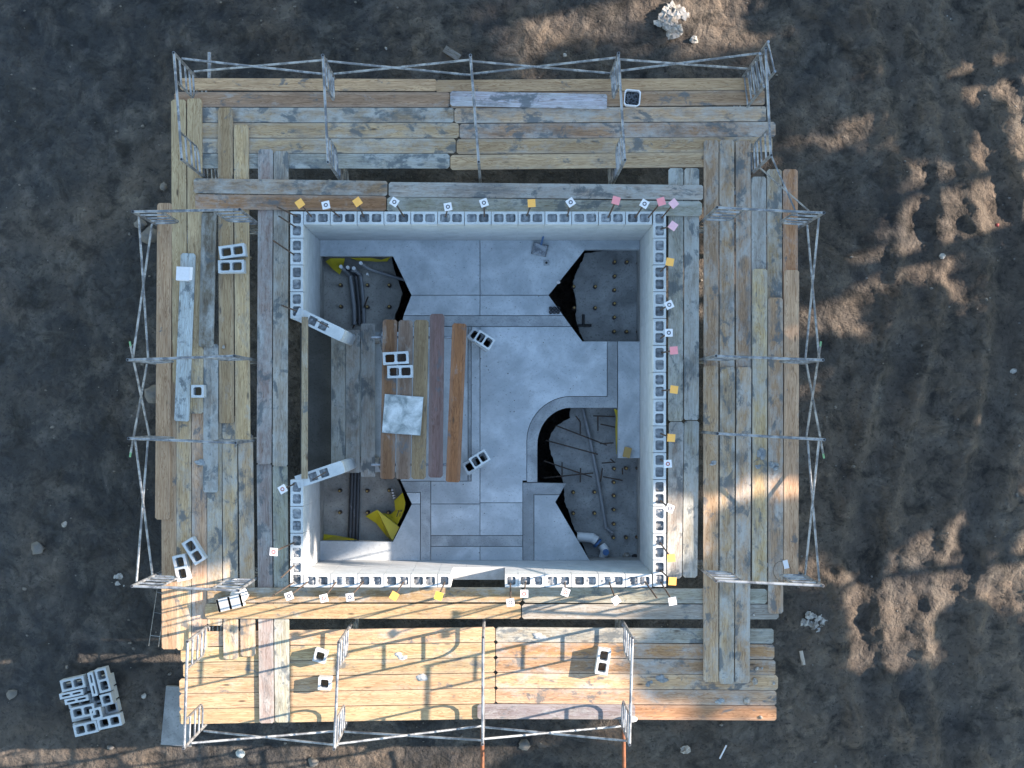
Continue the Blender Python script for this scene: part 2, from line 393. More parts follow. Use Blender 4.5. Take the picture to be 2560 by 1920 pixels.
# ---------------------------------------------------------------- masonry wall
BL, BW, BHH, J = .397, .194, .194, .0094
PITCH = BL+J; CH = BHH+J
def block_mesh(name, L, W, H, cores, wallt=.034, notch=False):
    """hollow concrete block, cores open through; origin at the centre of its base"""
    mb = MB(); x, y = L/2, W/2
    vs = []; fs = []
    # outer shell
    mb.add([(-x,-y,0),(x,-y,0),(x,y,0),(-x,y,0),(-x,-y,H),(x,-y,H),(x,y,H),(-x,y,H)], [(0,1,5,4),(1,2,6,5),(2,3,7,6),(3,0,4,7)])
    n = cores; cw = (L-wallt*(n+1))/n; xs = [-x]
    rects = []
    for k in range(n):
        a = -x+wallt+k*(cw+wallt); rects.append((a, a+cw))
    yi = y-wallt
    for (z, flip, tap) in ((H, False, .004), (0.0, True, 0.0)):
        # top/bottom face as strips around the cores with clipped core corners
        def quad(q): mb.add(q if not flip else q[::-1], [tuple(range(len(q)))])
        quad([(-x,-y,z),(x,-y,z),(x,-yi-0,z),(-x,-yi-0,z)]); quad([(-x,yi,z),(x,yi,z),(x,y,z),(-x,y,z)])
        prev = -x
        for (a, b_) in rects:
            quad([(prev,-yi,z),(a,-yi,z),(a,yi,z),(prev,yi,z)]); prev = b_
            c = .018
            for (sx, sy) in ((a, -yi), (b_, -yi), (b_, yi), (a, yi)):
                dx = c if sx == a else -c; dy = c if sy < 0 else -c
                t = [(sx,sy,z),(sx+dx,sy,z),(sx,sy+dy,z)]
                if dx*dy < 0: t = t[::-1]
                quad(t)
        quad([(prev,-yi,z),(x,-yi,z),(x,yi,z),(prev,yi,z)])
    for (a, b_) in rects:
        c = .018
        ring = [(a+c,-yi),(b_-c,-yi),(b_,-yi+c),(b_,yi-c),(b_-c,yi),(a+c,yi),(a,yi-c),(a,-yi+c)]
        m = len(ring)
        mb.add([(p[0],p[1],H) for p in ring]+[(p[0],p[1],0) for p in ring], [(i, m+i, m+(i+1) % m, (i+1) % m) for i in range(m)])
    me = mb.mesh(name); me.materials.append(M['cmu']); return me
ME_BLOCK = block_mesh('block', BL, BW, BHH, 2)
ME_HALF = block_mesh('half_block', BW, BW, BHH, 1)
ME_THIN = block_mesh('thin_block', BL, .092, BHH, 2, .030)
def grout_mesh(sx, sy, seed):
    rg = random.Random(seed); n = 5; vs = []; fs = []
    for j in range(n+1):
        for i in range(n+1):
            vs.append(((i/n-.5)*sx, (j/n-.5)*sy, rg.uniform(-.018, .018)+(.02*math.sin(i*1.7+seed))))
    for j in range(n):
        for i in range(n): fs.append((j*(n+1)+i, j*(n+1)+i+1, (j+1)*(n+1)+i+1, (j+1)*(n+1)+i))
    mb = MB(); mb.add(vs, fs, True); me = mb.mesh('grout'); me.materials.append(M['grout']); return me
CW = (BL-.034*3)/2
GROUT = [grout_mesh(CW+.004, BW-.066, k) for k in range(5)]
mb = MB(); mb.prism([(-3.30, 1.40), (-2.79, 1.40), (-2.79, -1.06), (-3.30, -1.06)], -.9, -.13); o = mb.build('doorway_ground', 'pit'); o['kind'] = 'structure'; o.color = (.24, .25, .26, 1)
wall = empty('block_wall', (BX, BY, 0))
tag(wall, 'square pale concrete block wall with splayed doorway jambs and open cores on top', 'wall')
def top_block(x, y, rz, half=False):
    z = ZWALL-BHH
    o = place('block', ME_HALF if half else ME_BLOCK, wall, (x, y, z+random.uniform(-.003, .002)), rz+random.uniform(-.006, .006))
    k = random.uniform(.92, 1.06); o.color = (k, k, k, 1)
    for sx in ((0,) if half else (-1, 1)):
        g = place('grout', random.choice(GROUT), o, (sx*(CW+.034)/2, 0, BHH-random.uniform(.025, .065)), 0)
        k = random.uniform(.65, 1.25); g.color = (k, k, k, 1)
    return o
C2 = BH-BW/2
for k in range(13):
    x = -BH+BW+J+BL/2+k*PITCH-.001
    top_block(x, C2, 0)
    if k <= 4 or k >= 8: top_block(x, -C2, 0)
top_block(-BH+BW+J+5*PITCH+BW/2, -C2, 0, True); top_block(-BH+BW+J+8*PITCH-J-BW/2-.0, -C2, 0, True)
for k in range(14):
    y = BH-BL/2-k*PITCH
    top_block(C2, y, R(90))
    if k < 4 or k >= 10: top_block(-C2, y, R(90))
WX0, WX1 = -BH+BW+J+5*PITCH+BW, -BH+BW+J+8*PITCH-J-BW       # window opening in the bottom wall
DY1, DY0 = BH-4*PITCH+J, BH-10*PITCH                        # doorway in the left wall
# lower courses: every block a raised box on a recessed mortar core
mb = MB(); mc = MB(); NC = 9
def run(a0, a1, fixed, horiz, c, off):
    p = a0-(off if off else 0)
    while p < a1-.02:
        q = min(p+BL, a1); s = max(p, a0)
        if q-s > .03:
            m_ = (s+q)/2; L = q-s
            if horiz: mb.box((m_, fixed, c*CH+BHH/2), (L, BW, BHH))
            else: mb.box((fixed, m_, c*CH+BHH/2), (BW, L, BHH))
        p += PITCH
for c in range(NC):
    o1 = 0 if c % 2 else PITCH/2
    e = BH; i_ = BH-BW-J
    if c % 2:   # side walls run through
        run(-i_, i_, C2, True, c, o1)
        if c < 5: run(-i_, i_, -C2, True, c, o1)
        else: run(-i_, WX0, -C2, True, c, o1); run(WX1, i_, -C2, True, c, o1)
        run(-e, e, C2, False, c, o1); run(-e, DY0, -C2, False, c, o1); run(DY1, e, -C2, False, c, o1)
    else:
        run(-e, e, C2, True, c, o1)
        if c < 5: run(-e, e, -C2, True, c, o1)
        else: run(-e, WX0, -C2, True, c, o1); run(WX1, e, -C2, True, c, o1)
        run(-i_, i_, C2, False, c, o1); run(-i_, DY0, -C2, False, c, o1); run(DY1, i_, -C2, False, c, o1)
o = mb.build('lower_blocks', 'cmu', wall); o['kind'] = 'stuff'
zt = NC*CH-.004; t = BW-.007
mc.box((0, C2, zt/2), (2*BH-.01, t, zt)); mc.box((C2, 0, zt/2), (t, 2*BH-BW*2-.02, zt))
z5 = 5*CH-.004
mc.box((0, -C2, z5/2), (2*BH-.01, t, z5))
mc.box(((-BH+.005+WX0-.003)/2, -C2, (zt+z5)/2), (WX0+BH-.008, t, zt-z5)); mc.box(((BH-.005+WX1+.003)/2, -C2, (zt+z5)/2), (BH-WX1-.008, t, zt-z5))
mc.box((-C2, (DY1+BH-BW-.01)/2+.002, zt/2), (t, BH-BW-.01-DY1, zt)); mc.box((-C2, (DY0-BH+BW+.01)/2-.002, zt/2), (t, DY0+BH-BW-.01, zt))
mc.build('mortar_joints', 'cmu', wall)
mb = MB(); mb.box(((WX0+WX1)/2, -C2, 5*CH+.012), (WX1-WX0-.01, BW+.004, .03)); mb.build('window_sill', 'mortar', wall)
# splayed doorway jambs with rounded ends
def jamb(a, b_):
    a = Vector((a[0]-BX, a[1]-BY)); b_ = Vector((b_[0]-BX, b_[1]-BY)); d = b_-a; L = d.length; ang = math.atan2(d.y, d.x)
    hw = BW/2; r = .045
    pts = [(0,-hw),(L-r,-hw)]+[(L-r+r*math.sin(R(t_)), -hw+r-r*math.cos(R(t_))) for t_ in (22, 45, 67, 90)]+[(L-r+r*math.cos(R(t_)), hw-r+r*math.sin(R(t_))) for t_ in (0, 22, 45, 67)]+[(L-r, hw),(0,hw)]
    for c in range(10):
        z0 = c*CH; m_ = MB()
        if c < 9: m_.prism(pts, z0, z0+BHH)
        else:
            # top unit: shell with two open cores, grout inside
            m_.prism(pts, z0, z0+BHH-.075)
            zt_ = z0+BHH-.004; n = len(pts)
            cores = [(.20, .33), (.38, .51)]
            yy = hw-.034
            def quad(q): m_.add([(p[0], p[1], zt_) for p in q], [tuple(range(len(q)))])
            quad([(0,-hw),(L-r,-hw),(L-r,-yy),(0,-yy)]); quad([(0,yy),(L-r,yy),(L-r,hw),(0,hw)])
            pv = .0
            for (p0, p1) in cores: quad([(pv,-yy),(p0,-yy),(p0,yy),(pv,yy)]); pv = p1
            quad([(pv,-yy),(L-r,-yy),(L-r,yy),(pv,yy)]); quad([(L-r,-hw)]+pts[2:10]+[(L-r,hw)])
            m_.add([(p[0], p[1], z0+BHH-.08) for p in pts]+[(p[0], p[1], zt_) for p in pts], [(i, (i+1) % n, n+(i+1) % n, n+i) for i in range(n)])
            for (p0, p1) in cores:
                rr = [(p0,-yy),(p1,-yy),(p1,yy),(p0,yy)]
                m_.add([(p[0],p[1],zt_) for p in rr]+[(p[0],p[1],z0+BHH-.08) for p in rr], [(i, 4+i, 4+(i+1) % 4, (i+1) % 4) for i in range(4)])
        o = m_.build('jamb_block', 'cmu', wall, (a.x, a.y, 0), ang)
        k = random.uniform(.94, 1.04); o.color = (k, k, k, 1)
        if c == 9:
            for (p0, p1) in cores:
                g = place('grout', random.choice(GROUT), o, ((p0+p1)/2, 0, z0+BHH-.055), 0); g.color = (.8, .8, .8, 1)
        elif c < 9:
            pass
pa, pb = P(741, 783, ZWALL), P(857, 839, ZWALL); jamb(pa, pb)
pa, pb = P(741, 1206, ZWALL), P(859, 1166, ZWALL); jamb(pa, pb)

# ---------------------------------------------------------------- scaffold planks
PW, PT = .2275, .038
TAN, BROWN, GREY, ORANGE, PALE, DARK, PURPLE = (.60,.425,.25), (.45,.30,.175), (.42,.385,.33), (.47,.26,.135), (.58,.61,.62), (.19,.155,.125), (.35,.285,.25)
def var(c, k): return tuple(max(.01, x*random.uniform(1-k, 1+k*.8)) for x in c)
def plank(name, u0, v0, u1, v1, ztop, col, stain, label, cat='plank', group=None, width=PW, chamf=.03, mtl='wood', thick=PT):
    a, b_ = P(u0, v0, ztop), P(u1, v1, ztop); d = b_-a; L = d.length; ang = math.atan2(d.y, d.x)
    x, y, c = L/2, width/2, chamf
    mb = MB(); n = 6
    c2 = c*random.uniform(.7, 1.2)
    mb.prism([(-x+c,-y),(x-c2,-y),(x,-y+c2),(x,y-c2),(x-c2,y),(-x+c,y),(-x,y-c),(-x,-y+c)], -thick, 0)
    o = mb.build(name, mtl, None, (a+b_)/2, ang)
    s = random.uniform(.85, 1.1); cc = tuple(q*s for q in var(col, .06)); o.color = (*cc, stain)
    tag(o, label, cat, group); return o
def LZ(l): return ZDECK+.0405*l
GT, GB, GL, GR, GI = 'planks of the top scaffold deck', 'planks of the bottom scaffold deck', 'planks of the left scaffold deck', 'planks of the right scaffold deck', 'planks of the indoor bench'
def deck(rows, grp, side):
    for (u0, v0, u1, v1, l, col, st, label) in rows:
        plank('scaffold_plank', u0, v0, u1, v1, LZ(l)+random.uniform(-.0015, .0015), col, st, label, 'plank', grp, .184 if 'outermost plank of top deck' in label else PW)
deck([
 (450,210,1092,212.5,1,TAN,.12,'tan narrow-looking outermost plank of top deck, left half, by the cross braces'),
 (1089,215,1878,209.5,1.15,TAN,.15,'tan outermost plank of top deck, right half, by the cross braces'),
 (436,248.5,1124,249,1,BROWN,.30,'brown second plank of top deck, left of the white painted plank'),
 (1126,251,1912,243.5,1,BROWN,.35,'brown second plank of top deck running under white plank and nail bucket'),
 (470,287.5,1134,287.5,1,BROWN,.85,'mortar-filmed brown third plank of top deck, left half'),
 (1136,289,1915,284.5,1,TAN,.72,'tan mortar-smeared third plank of top deck, right half'),
 (470,326,1147,326,1,TAN,.55,'tan fourth plank of top deck, left half'),
 (1149,328,1939,323,1,BROWN,.70,'brown fourth plank of top deck, right half, its rounded end sticking out furthest'),
 (470,364.5,1139,364.5,1,TAN,.62,'tan fifth plank of top deck, left half, with dark mortar smears'),
 (1141.6,366.5,1931,360.5,1,TAN,.52,'tan fifth plank of top deck, right half'),
 (470,402.5,1124,402.5,1,GREY,.75,'grey innermost plank of top deck, left half, with dark mortar smears'),
 (1126,406,1762,399,1,TAN,.34,'tan innermost plank of top deck, right half, beside the dark gap'),
 (484,464,968,471,3,BROWN,.75,'brown plank of the inner top walkway, outer row, left half'),
 (971.7,473.5,1757.7,481,3,GREY,.70,'grey plank of the inner top walkway, outer row, right half'),
 (488,504,965,508.5,3,ORANGE,.50,'reddish brown plank against the top wall, left half'),
 (968,511,1754.8,522,3,GREY,.60,'grey plank against the top wall, right half'),
], GT, 'top')
plank('painted_plank', 1125.6, 245.5, 1517.6, 254, LZ(2.05), PALE, .55, 'white cement-coated short plank lying on the top deck beside the nail bucket', 'plank')
deck([
 (446,249,450,960,2,TAN,.06,'tan outermost plank laid across the left end of the top deck'),
 (486,246,489,955,2,TAN,.10,'second tan plank laid across the left end of the top deck'),
 (563,268.6,566.5,1058,2,BROWN,.28,'brown plank crossing the top deck, third from the left deck edge'),
 (603,312,607,1102,2,TAN,.36,'tan plank crossing the top deck, with two blocks resting on it, beside the gap'),
 (664,372.8,660,1160.5,2,PURPLE,.62,'weathered plum-grey inner plank of left deck with reddish streak, outer of two'),
 (703,377.5,700,1165.7,2,GREY,.66,'grey inner plank of left deck nearest the wall, upper half'),
 (411.5,507.5,406,1299,2.06,TAN,.10,'golden tan outermost plank of left deck'),
 (490,868,489,1034,2,TAN,.50,'short-looking tan plank under the half block on the left deck'),
 (527.5,860,526,1231,2,GREY,.82,'mortar-caked grey plank in the middle of the left deck'),
 (421,850,423,1623,1,TAN,.18,'tan lower plank at the left deck edge, reaching down to the bottom left corner'),
 (459,955,460,1625,1,TAN,.50,'tan grey-smeared lower plank, second from the left deck edge'),
 (497.5,960,498.5,1625,1,TAN,.56,'tan grey-smeared lower plank, third from the left deck edge'),
 (535.5,1000,537,1564,1,TAN,.72,'mortar-stained lower plank, fourth from the left deck edge'),
 (574,1040,577,1648,1,TAN,.72,'mortar-splashed lower plank, fifth from the left deck edge'),
 (613.5,1085,620,1641,1,TAN,.70,'mortar-splashed lower plank beside the dark gap of left deck'),
 (660,1158,667,1808,1,GREY,.60,'long grey inner plank of left deck crossing the bottom deck, outer of two'),
 (700,1163,706,1806,1,GREY,.66,'long grey inner plank crossing the bottom deck, nearest the wall'),
], GL, 'left')
plank('painted_plank', 470.5, 633, 453.8, 1053, LZ(3.1), PALE, .60, 'bluish white cement-coated plank lying along the left deck', 'plank')
plank('stained_plank', 522.5, 532, 515, 867.7, LZ(3.05), DARK, .62, 'dark stained dirty plank lying on the left deck beside two blocks', 'plank')
deck([
 (518.5,1488,1306,1487,2.0,BROWN,.55,'brown plank against the bottom wall, left half'),
 (1308.5,1488,1918,1491,2.0,GREY,.45,'grey plank against the bottom wall, right half'),
 (513,1528,1302,1528.5,2.0,TAN,.30,'sunlit tan plank of the inner bottom walkway, outer row, left half'),
 (1305,1529,1946.6,1530,2.0,GREY,.35,'grey plank of the inner bottom walkway, outer row, right half, orange at its end'),
 (470,1598,1238,1586,0,TAN,.42,'innermost plank of bottom deck, left half'),
 (1240,1586.5,1934,1590.5,0,GREY,.60,'innermost plank of bottom deck, right half'),
 (452,1637.5,1238,1624.5,0,TAN,.40,'second plank of bottom deck from the wall, left half'),
 (1240,1624.5,1936,1630,0,ORANGE,.62,'second plank of bottom deck from the wall, right half, rust coloured end'),
 (458,1676,1238,1662.5,0,TAN,.36,'third plank of bottom deck from the wall, left half'),
 (1240,1662.5,1938.5,1669.5,0,BROWN,.62,'third plank of bottom deck from the wall, right half'),
 (448.6,1715.5,1238,1701,0,TAN,.30,'fourth plank of bottom deck from the wall, left half'),
 (1240,1701,1945,1707,0,TAN,.55,'fourth plank of bottom deck from the wall, right half, with white lumps at its end'),
 (449,1753.5,1238,1739.5,0,TAN,.20,'fifth plank of bottom deck from the wall, left half'),
 (1240,1739.5,1941,1745,0,TAN,.52,'fifth plank of bottom deck from the wall, right half'),
 (449,1792,1238,1778.5,0,TAN,.16,'outermost plank of bottom deck, left half'),
 (1240,1778.5,1941,1783,0,ORANGE,.36,'outermost plank of bottom deck, right half, orange at its end'),
], GB, 'bottom')
plank('weathered_plank', 1193.6, 1779, 1588, 1780, LZ(1.06), (.33,.30,.30), .45, 'cracked silvery weathered plank lying on the outer edge of the bottom deck', 'plank')
deck([
 (1690,420,1689,1053,2,GREY,.80,'pale grey plank along the right wall, upper half, nearest the wall'),
 (1729.5,420,1728.5,1050,2,GREY,.84,'pale grey plank along the right wall, upper half, outer of two'),
 (1691,1054.5,1686,1446,1.2,GREY,.82,'pale grey plank along the right wall, lower half, nearest the wall'),
 (1729.5,1052,1725,1444,1.2,GREY,.80,'pale grey plank along the right wall, lower half, outer of two'),
 (1778,350.5,1777.5,1137,2,BROWN,.50,'reddish brown plank of right deck crossing the top deck, innermost'),
 (1817,350,1818,1137,2,BROWN,.72,'mortar-filmed plank of right deck crossing the top deck, second from the inside'),
 (1858,352,1859,1139,2,BROWN,.70,'brown grey-filmed plank of right deck crossing the top deck, third from the inside'),
 (1897,441.6,1898,1200,2,GREY,.70,'grey plank of right deck, upper half, fourth from the inside'),
 (1936,423,1938,1210,2,BROWN,.66,'brown dark-spotted plank of right deck, upper half, fifth from the inside'),
 (1976,423,1977,1210,2,ORANGE,.42,'orange brown outermost plank of right deck, upper half'),
 (1777,914,1777.5,1705,3,TAN,.42,'tan innermost plank of right deck, lower half, crossing the bottom deck'),
 (1819,918,1816.5,1710,3,TAN,.74,'mortar-blotched second plank of right deck, lower half, crossing the bottom deck'),
 (1860,918,1856,1708,3,TAN,.76,'grey third plank of right deck, lower half, crossing the bottom deck'),
 (1900,672,1899,1460,3,TAN,.68,'grey fourth plank of right deck, lower half, with mortar pats'),
 (1939,744,1939.5,1534,3,BROWN,.62,'striped grey brown fifth plank of right deck, lower half, orange at its end'),
 (1979.5,675,1977.5,1462,3,TAN,.26,'golden tan outermost plank of right deck, lower half'),
], GR, 'right')
# board across the doorway
plank('doorway_board', 762, 792, 761, 1197, ZWALL+.045, (.42,.33,.23), .3, 'narrow rust-streaked board bridging the doorway between the two splayed jambs', 'board', None, .092, .002)
# indoor planks
zi, zl = 1.20, .30
for (a, col, st, lab, zz) in [
 ((846,838,846,1160), GREY, .85, 'grey cement-coated plank on the floor nearest the doorway', zl),
 ((883,825,882,1182), PURPLE, .80, 'grey plank with plum-brown upper end on the floor, second from the doorway', zl+.003),
 ((920,809,920,1192.5), GREY, .80, 'blue-grey plank on the floor, third from the doorway', zl-.003)]:
    plank('floor_plank', *a, zz, col, st, lab, 'plank', GI, PW, .012)
for (a, col, st, lab, dz) in [
 ((975,799,968.5,1198), (.30,.15,.07), .36, 'brown white-spotted bench plank under the mortar board and two blocks', 0),
 ((1014.5,800.5,1007.5,1198), (.22,.15,.11), .42, 'grey brown bench plank with lavender streak under the mortar board', .004),
 ((1053.5,800,1046,1198), (.30,.22,.11), .18, 'olive brown weathered bench plank beside the mortar board', -.004),
 ((1093,784.6,1088.7,1194), (.22,.135,.115), .20, 'plum brown cracked bench plank, reaching furthest up', .002),
 ((1149,808.6,1132,1205.5), (.42,.18,.065), .22, 'orange brown slanting bench plank, rightmost of the indoor planks', .0)]:
    plank('bench_plank', *a, zi+dz, col, st, lab, 'plank', GI)
# trestle frames carrying the indoor bench
for (v, lab) in ((843, 'low steel trestle under the upper ends of the indoor bench planks'), (1162, 'low steel trestle under the lower ends of the indoor bench planks')):
    a, b_ = P(928, v, zi-.045), P(1150, v, zi-.045)
    t = empty('trestle', (a+b_)/2*1.0); t.location.z = 0
    hw = (b_.x-a.x)/2
    m_ = MB(); m_.tube((-hw, 0, zi-.062), (hw, 0, zi-.062), .021); m_.build('top_bar', 'galv', t)
    for sx in (-1, 1):
        for k, dy in enumerate((-.28, .28)):
            m_ = MB(); m_.tube((sx*(hw-.12), 0, zi-.07), (sx*(hw-.12), dy, .0), .018); m_.build('leg', 'galv', t)
    tag(t, lab, 'trestle')
m_ = MB()
for (u, v) in ((883, 850), (883, 1160)):
    pass
for (v, lab) in ((850, 'low timber bearer under upper ends of the three floor planks'), (1150, 'low timber bearer under lower ends of the three floor planks')):
    plank('timber_bearer', 832, v, 946, v, zl-PT-.003, GREY, .4, lab, 'timber', None, .09, .004, 'wood', zl-PT-.004)

# ---------------------------------------------------------------- scaffold frames and braces
FW, FH, FZ = 1.545, 1.52, 1.46
def frame_parts():
    hw = FW/2; parts = []
    m_ = MB(); m_.tube((-hw, 0, FH), (hw, 0, FH), .022, 10); parts.append(('top_bar', m_))
    for s in (-1, 1):
        m_ = MB(); m_.tube((s*hw, 0, 0), (s*hw, 0, FH+.03), .0225, 10, None, True); parts.append(('post', m_))
        xi = s*(hw-.40)
        m_ = MB(); pts = [(xi, 0, FH), (xi, 0, .42)]+[(xi+s*.18*(1-math.cos(R(a))), 0, .42-.18*math.sin(R(a))) for a in (25, 50, 75, 90)]+[(s*hw, 0, .24)]
        m_.path(pts, .017, 8); parts.append(('inner_post', m_))
        for z in (1.16, .80, .50):
            m_ = MB(); m_.tube((s*hw, 0, z), (xi, 0, z), .016, 8); parts.append(('rung', m_))
    out = []
    for n_, m_ in parts: me = m_.mesh(n_); me.materials.append(M['galv']); out.append((n_, me))
    m_ = MB(); m_.tube((0, 0, 0), (0, 0, .14), .0165, 8); mp = m_.mesh('dark_post_mouth'); mp.materials.append(M['black'])  # black disc standing in for the shade inside the hollow post top
    return out, mp
FP, FMOUTH = frame_parts()
m_ = MB(); m_.tube((0, 0, .0), (0, 0, .40), .018, 8); m_.box((0, 0, .006), (.13, .13, .012)); MEJ = m_.mesh('base_jack'); MEJ.materials.append(M['galv'])
frames = {}
def frame(key, uo, vo, ui, vi, label, low_label):
    zt_ = FZ+FH
    a, b_ = P(uo, vo, zt_), P(ui, vi, zt_); c = (a+b_)/2; d = b_-a; ang = math.atan2(d.y, d.x)
    o = empty('scaffolding', (c.x, c.y, FZ), ang); tag(o, label, 'scaffold', 'upper scaffold frames')
    for n_, me in FP: place(n_, me, o)
    for s in (-1, 1):
        p = place('dark_post_mouth', FMOUTH, o, (s*FW/2, 0, FH-.105))
    lo = empty('scaffolding', (c.x, c.y, ZGROUND), ang); tag(lo, low_label, 'scaffold', 'lower scaffold frames')
    for n_, me in FP: place(n_, me, lo, (0, 0, FZ-FH-ZGROUND-.045))
    for s in (-1, 1): place('base_jack', MEJ, lo, (s*FW/2, 0, 0))
    dd = d.normalized(); frames[key] = (Vector((c.x, c.y, 0))-dd*FW/2, Vector((c.x, c.y, 0))+dd*FW/2)
for key, pts, where in [
 ('t1', (435,133,454.5,399), 'at the left end of the top deck'), ('t2', (807.5,140,820,405.5), 'second from the left on the top deck'),
 ('t3', (1176,138,1197,407), 'in the middle of the top deck'), ('t4', (1546,135,1562,400), 'beside the nail bucket on the top deck'),
 ('t5', (1914,125,1927,387), 'at the right end of the top deck'),
 ('b1', (460,1871,469,1602), 'at the left end of the bottom deck'), ('b2', (835.6,1873,847,1604), 'second from the left on the bottom deck'),
 ('b3', (1206.5,1860,1207.5,1592), 'above the rusty pole amid the bottom deck'), ('b4', (1573.7,1862.5,1581,1592), 'rightmost on the bottom deck'),
 ('l1', (333,529.6,600,524), 'topmost on the left deck'), ('l2', (321,899.7,586,890), 'crossing the white plank on the left deck'),
 ('l3', (322.5,1096,590,1107), 'near the half block on the left deck'), ('l4', (330,1465,598,1476), 'lowest on the left deck'),
 ('r1', (2058,532.5,1793,519), 'topmost on the right deck'), ('r2', (2056,900,1790,890), 'second from the top on the right deck'),
 ('r3', (2058.5,1099,1793.7,1084), 'third from the top on the right deck'), ('r4', (2055,1464,1791,1452), 'lowest on the right deck')]:
    frame(key, *pts, 'galvanised ladder-sided scaffold frame '+where, 'lower scaffold frame under the planks, '+where)
def brace(k0, k1, label, off, over=0.0, green=True):
    a, b_ = frames[k0][0], frames[k1][0]; n = Vector(off)*.045
    hi_, lo_ = FZ+1.02, FZ+.12
    o = empty('cross_brace', ((a+b_)/2).to_3d()+Vector((0, 0, FZ))); base = o.location.copy()
    for i, (z0, z1) in enumerate(((hi_, lo_), (lo_, hi_))):
        p0 = Vector((a.x, a.y, z0))+n*(1+.45*i); p1 = Vector((b_.x, b_.y, z1))+n*(1+.45*i); d = (p1-p0).normalized()
        m_ = MB(); m_.tube(p0-d*over*(1-i)-base, p1+d*over*i-base, .019, 8); r_ = m_.build('brace_tube', 'galv', o)
        if over and green:
            m_ = MB(); q = (p0-d*over) if i == 0 else (p1+d*over); e = d if i == 0 else -d
            m_.tube(q-e*.07-base, q-base, .015, 8); m_.build('painted_tip', 'green', r_)
    tag(o, label, 'brace', 'cross braces between upper frames')
for a, b_, lab, off, ov in [
 ('t1','t2','crossed steel braces along the top deck edge, first bay from the left',(0,1,0),0), ('t2','t3','crossed steel braces along the top deck edge, second bay from the left',(0,1,0),0),
 ('t3','t4','crossed steel braces along the top deck edge, third bay from the left',(0,1,0),0), ('t4','t5','crossed steel braces along the top deck edge, rightmost bay',(0,1,0),0),
 ('b1','b2','crossed steel braces along the bottom deck edge, first bay from the left',(0,-1,0),0), ('b2','b3','crossed steel braces along the bottom deck edge, middle bay',(0,-1,0),0),
 ('b3','b4','crossed steel braces along the bottom deck edge, rightmost bay',(0,-1,0),0),
 ('l1','l2','crossed steel braces along the left deck edge, uppermost bay',(-1,0,0),0), ('l2','l3','steep crossed braces of the short middle bay on the left deck edge',(-1,0,0),.28),
 ('l3','l4','crossed steel braces along the left deck edge, lowest bay',(-1,0,0),0),
 ('r1','r2','crossed steel braces along the right deck edge, uppermost bay',(1,0,0),0), ('r2','r3','steep crossed braces of the short middle bay on the right deck edge',(1,0,0),.28),
 ('r3','r4','crossed steel braces along the right deck edge, lowest bay',(1,0,0),0)]:
    brace(a, b_, lab, off, ov)
# loose braces at the upper right corner
def bars(name, segs, r, m, label, cat, group=None):
    a0 = Vector(segs[0][0]); o = empty(name, a0)
    for (p, q) in segs:
        m_ = MB(); m_.tube(Vector(p)-a0, Vector(q)-a0, r, 8); m_.build('tube', m, o)
    return tag(o, label, cat, group)
bars('corner_brace', [(P(1928,389,2.55), P(1994,540,2.45)), (P(1900,420,1.75), P(2030,534,2.75))], .0145, 'galv', 'pair of steel braces linking the top deck to the upper right frame', 'brace')
# spare frames stacked against the upper right corner
for k, (uo, vo, ui, vi, z0, lean) in enumerate([(1921,104,1938,178,1.50,.18), (1902,132,1912,214,1.45,.05)]):
    a, b_ = P(uo, vo, 2.98), P(ui, vi, 2.98); c = (a+b_)/2; ang = math.atan2((b_-a).y, (b_-a).x); L = (b_-a).length
    o = empty('spare_scaffolding', (c.x, c.y, z0), ang)
    for x in (-L/2, L/2):
        m_ = MB(); m_.tube((x, 0, 0), (x, 0, 1.48), .021, 8); m_.build('post', 'galv', o)
    for j in range(5):
        m_ = MB(); m_.tube((-L/2, 0, .12+.33*j), (L/2, 0, .12+.33*j), .015, 8); m_.build('rung', 'galv', o)
    tag(o, ['outer spare ladder frame tied to the upper right corner post', 'inner spare ladder frame tied to the upper right corner post'][k], 'scaffold')

# ---------------------------------------------------------------- rebar with caps
def cap_meshes(mk):
    m_ = MB(); m_.box((0, 0, .006), (.112, .112, .016)); m_.tube((0, 0, -.05), (0, 0, 0), .017, 8)
    me = m_.mesh('cap'); me.materials.append(M[mk]); return me
CAPS = {k: cap_meshes(k) for k in ('orange', 'yellowcap', 'pink', 'palepink', 'whitecap')}
def ring_mesh(mk):
    m_ = MB(); n = 14; vs = []
    for i in range(n):
        a = 2*math.pi*i/n
        for r_ in (.017, .030): vs.append((r_*math.cos(a), r_*math.sin(a), .0165))
    m_.add(vs, [(2*i, 2*i+1, (2*i+3) % (2*n), (2*i+2) % (2*n)) for i in range(n)])
    me = m_.mesh('ring_mark'); me.materials.append(M[mk]); return me
RINGS = {k: ring_mesh(k) for k in ('darkring', 'redring')}
ZC = 3.12
CN = {'orange': 'orange square cap', 'yellowcap': 'yellow square cap', 'pink': 'pink square cap', 'palepink': 'pale pink square cap', 'whitecap': 'white ring-marked square cap'}
def rebar(uc, vc, ub, vb, cap, ring, rot, label):
    b_ = P(ub, vb, ZWALL-.10); tz = ZC if cap else ZC-.05
    t_ = P(uc, vc, tz); d = t_-b_
    o = empty('rebar', b_)
    m_ = MB(); m_.tube((0, 0, 0), d, .012, 8)
    n = int(d.length/.05)
    m_.build('bar', 'rebar', o)
    if cap:
        c = place('cap', CAPS[cap], o, d, R(rot)); c.rotation_euler = (R(random.uniform(-6, 6)), R(random.uniform(-6, 6)), R(rot))
        if ring: place('ring_mark', RINGS[ring], c)
    tag(o, label, 'rebar', 'rebars sticking up from the wall')
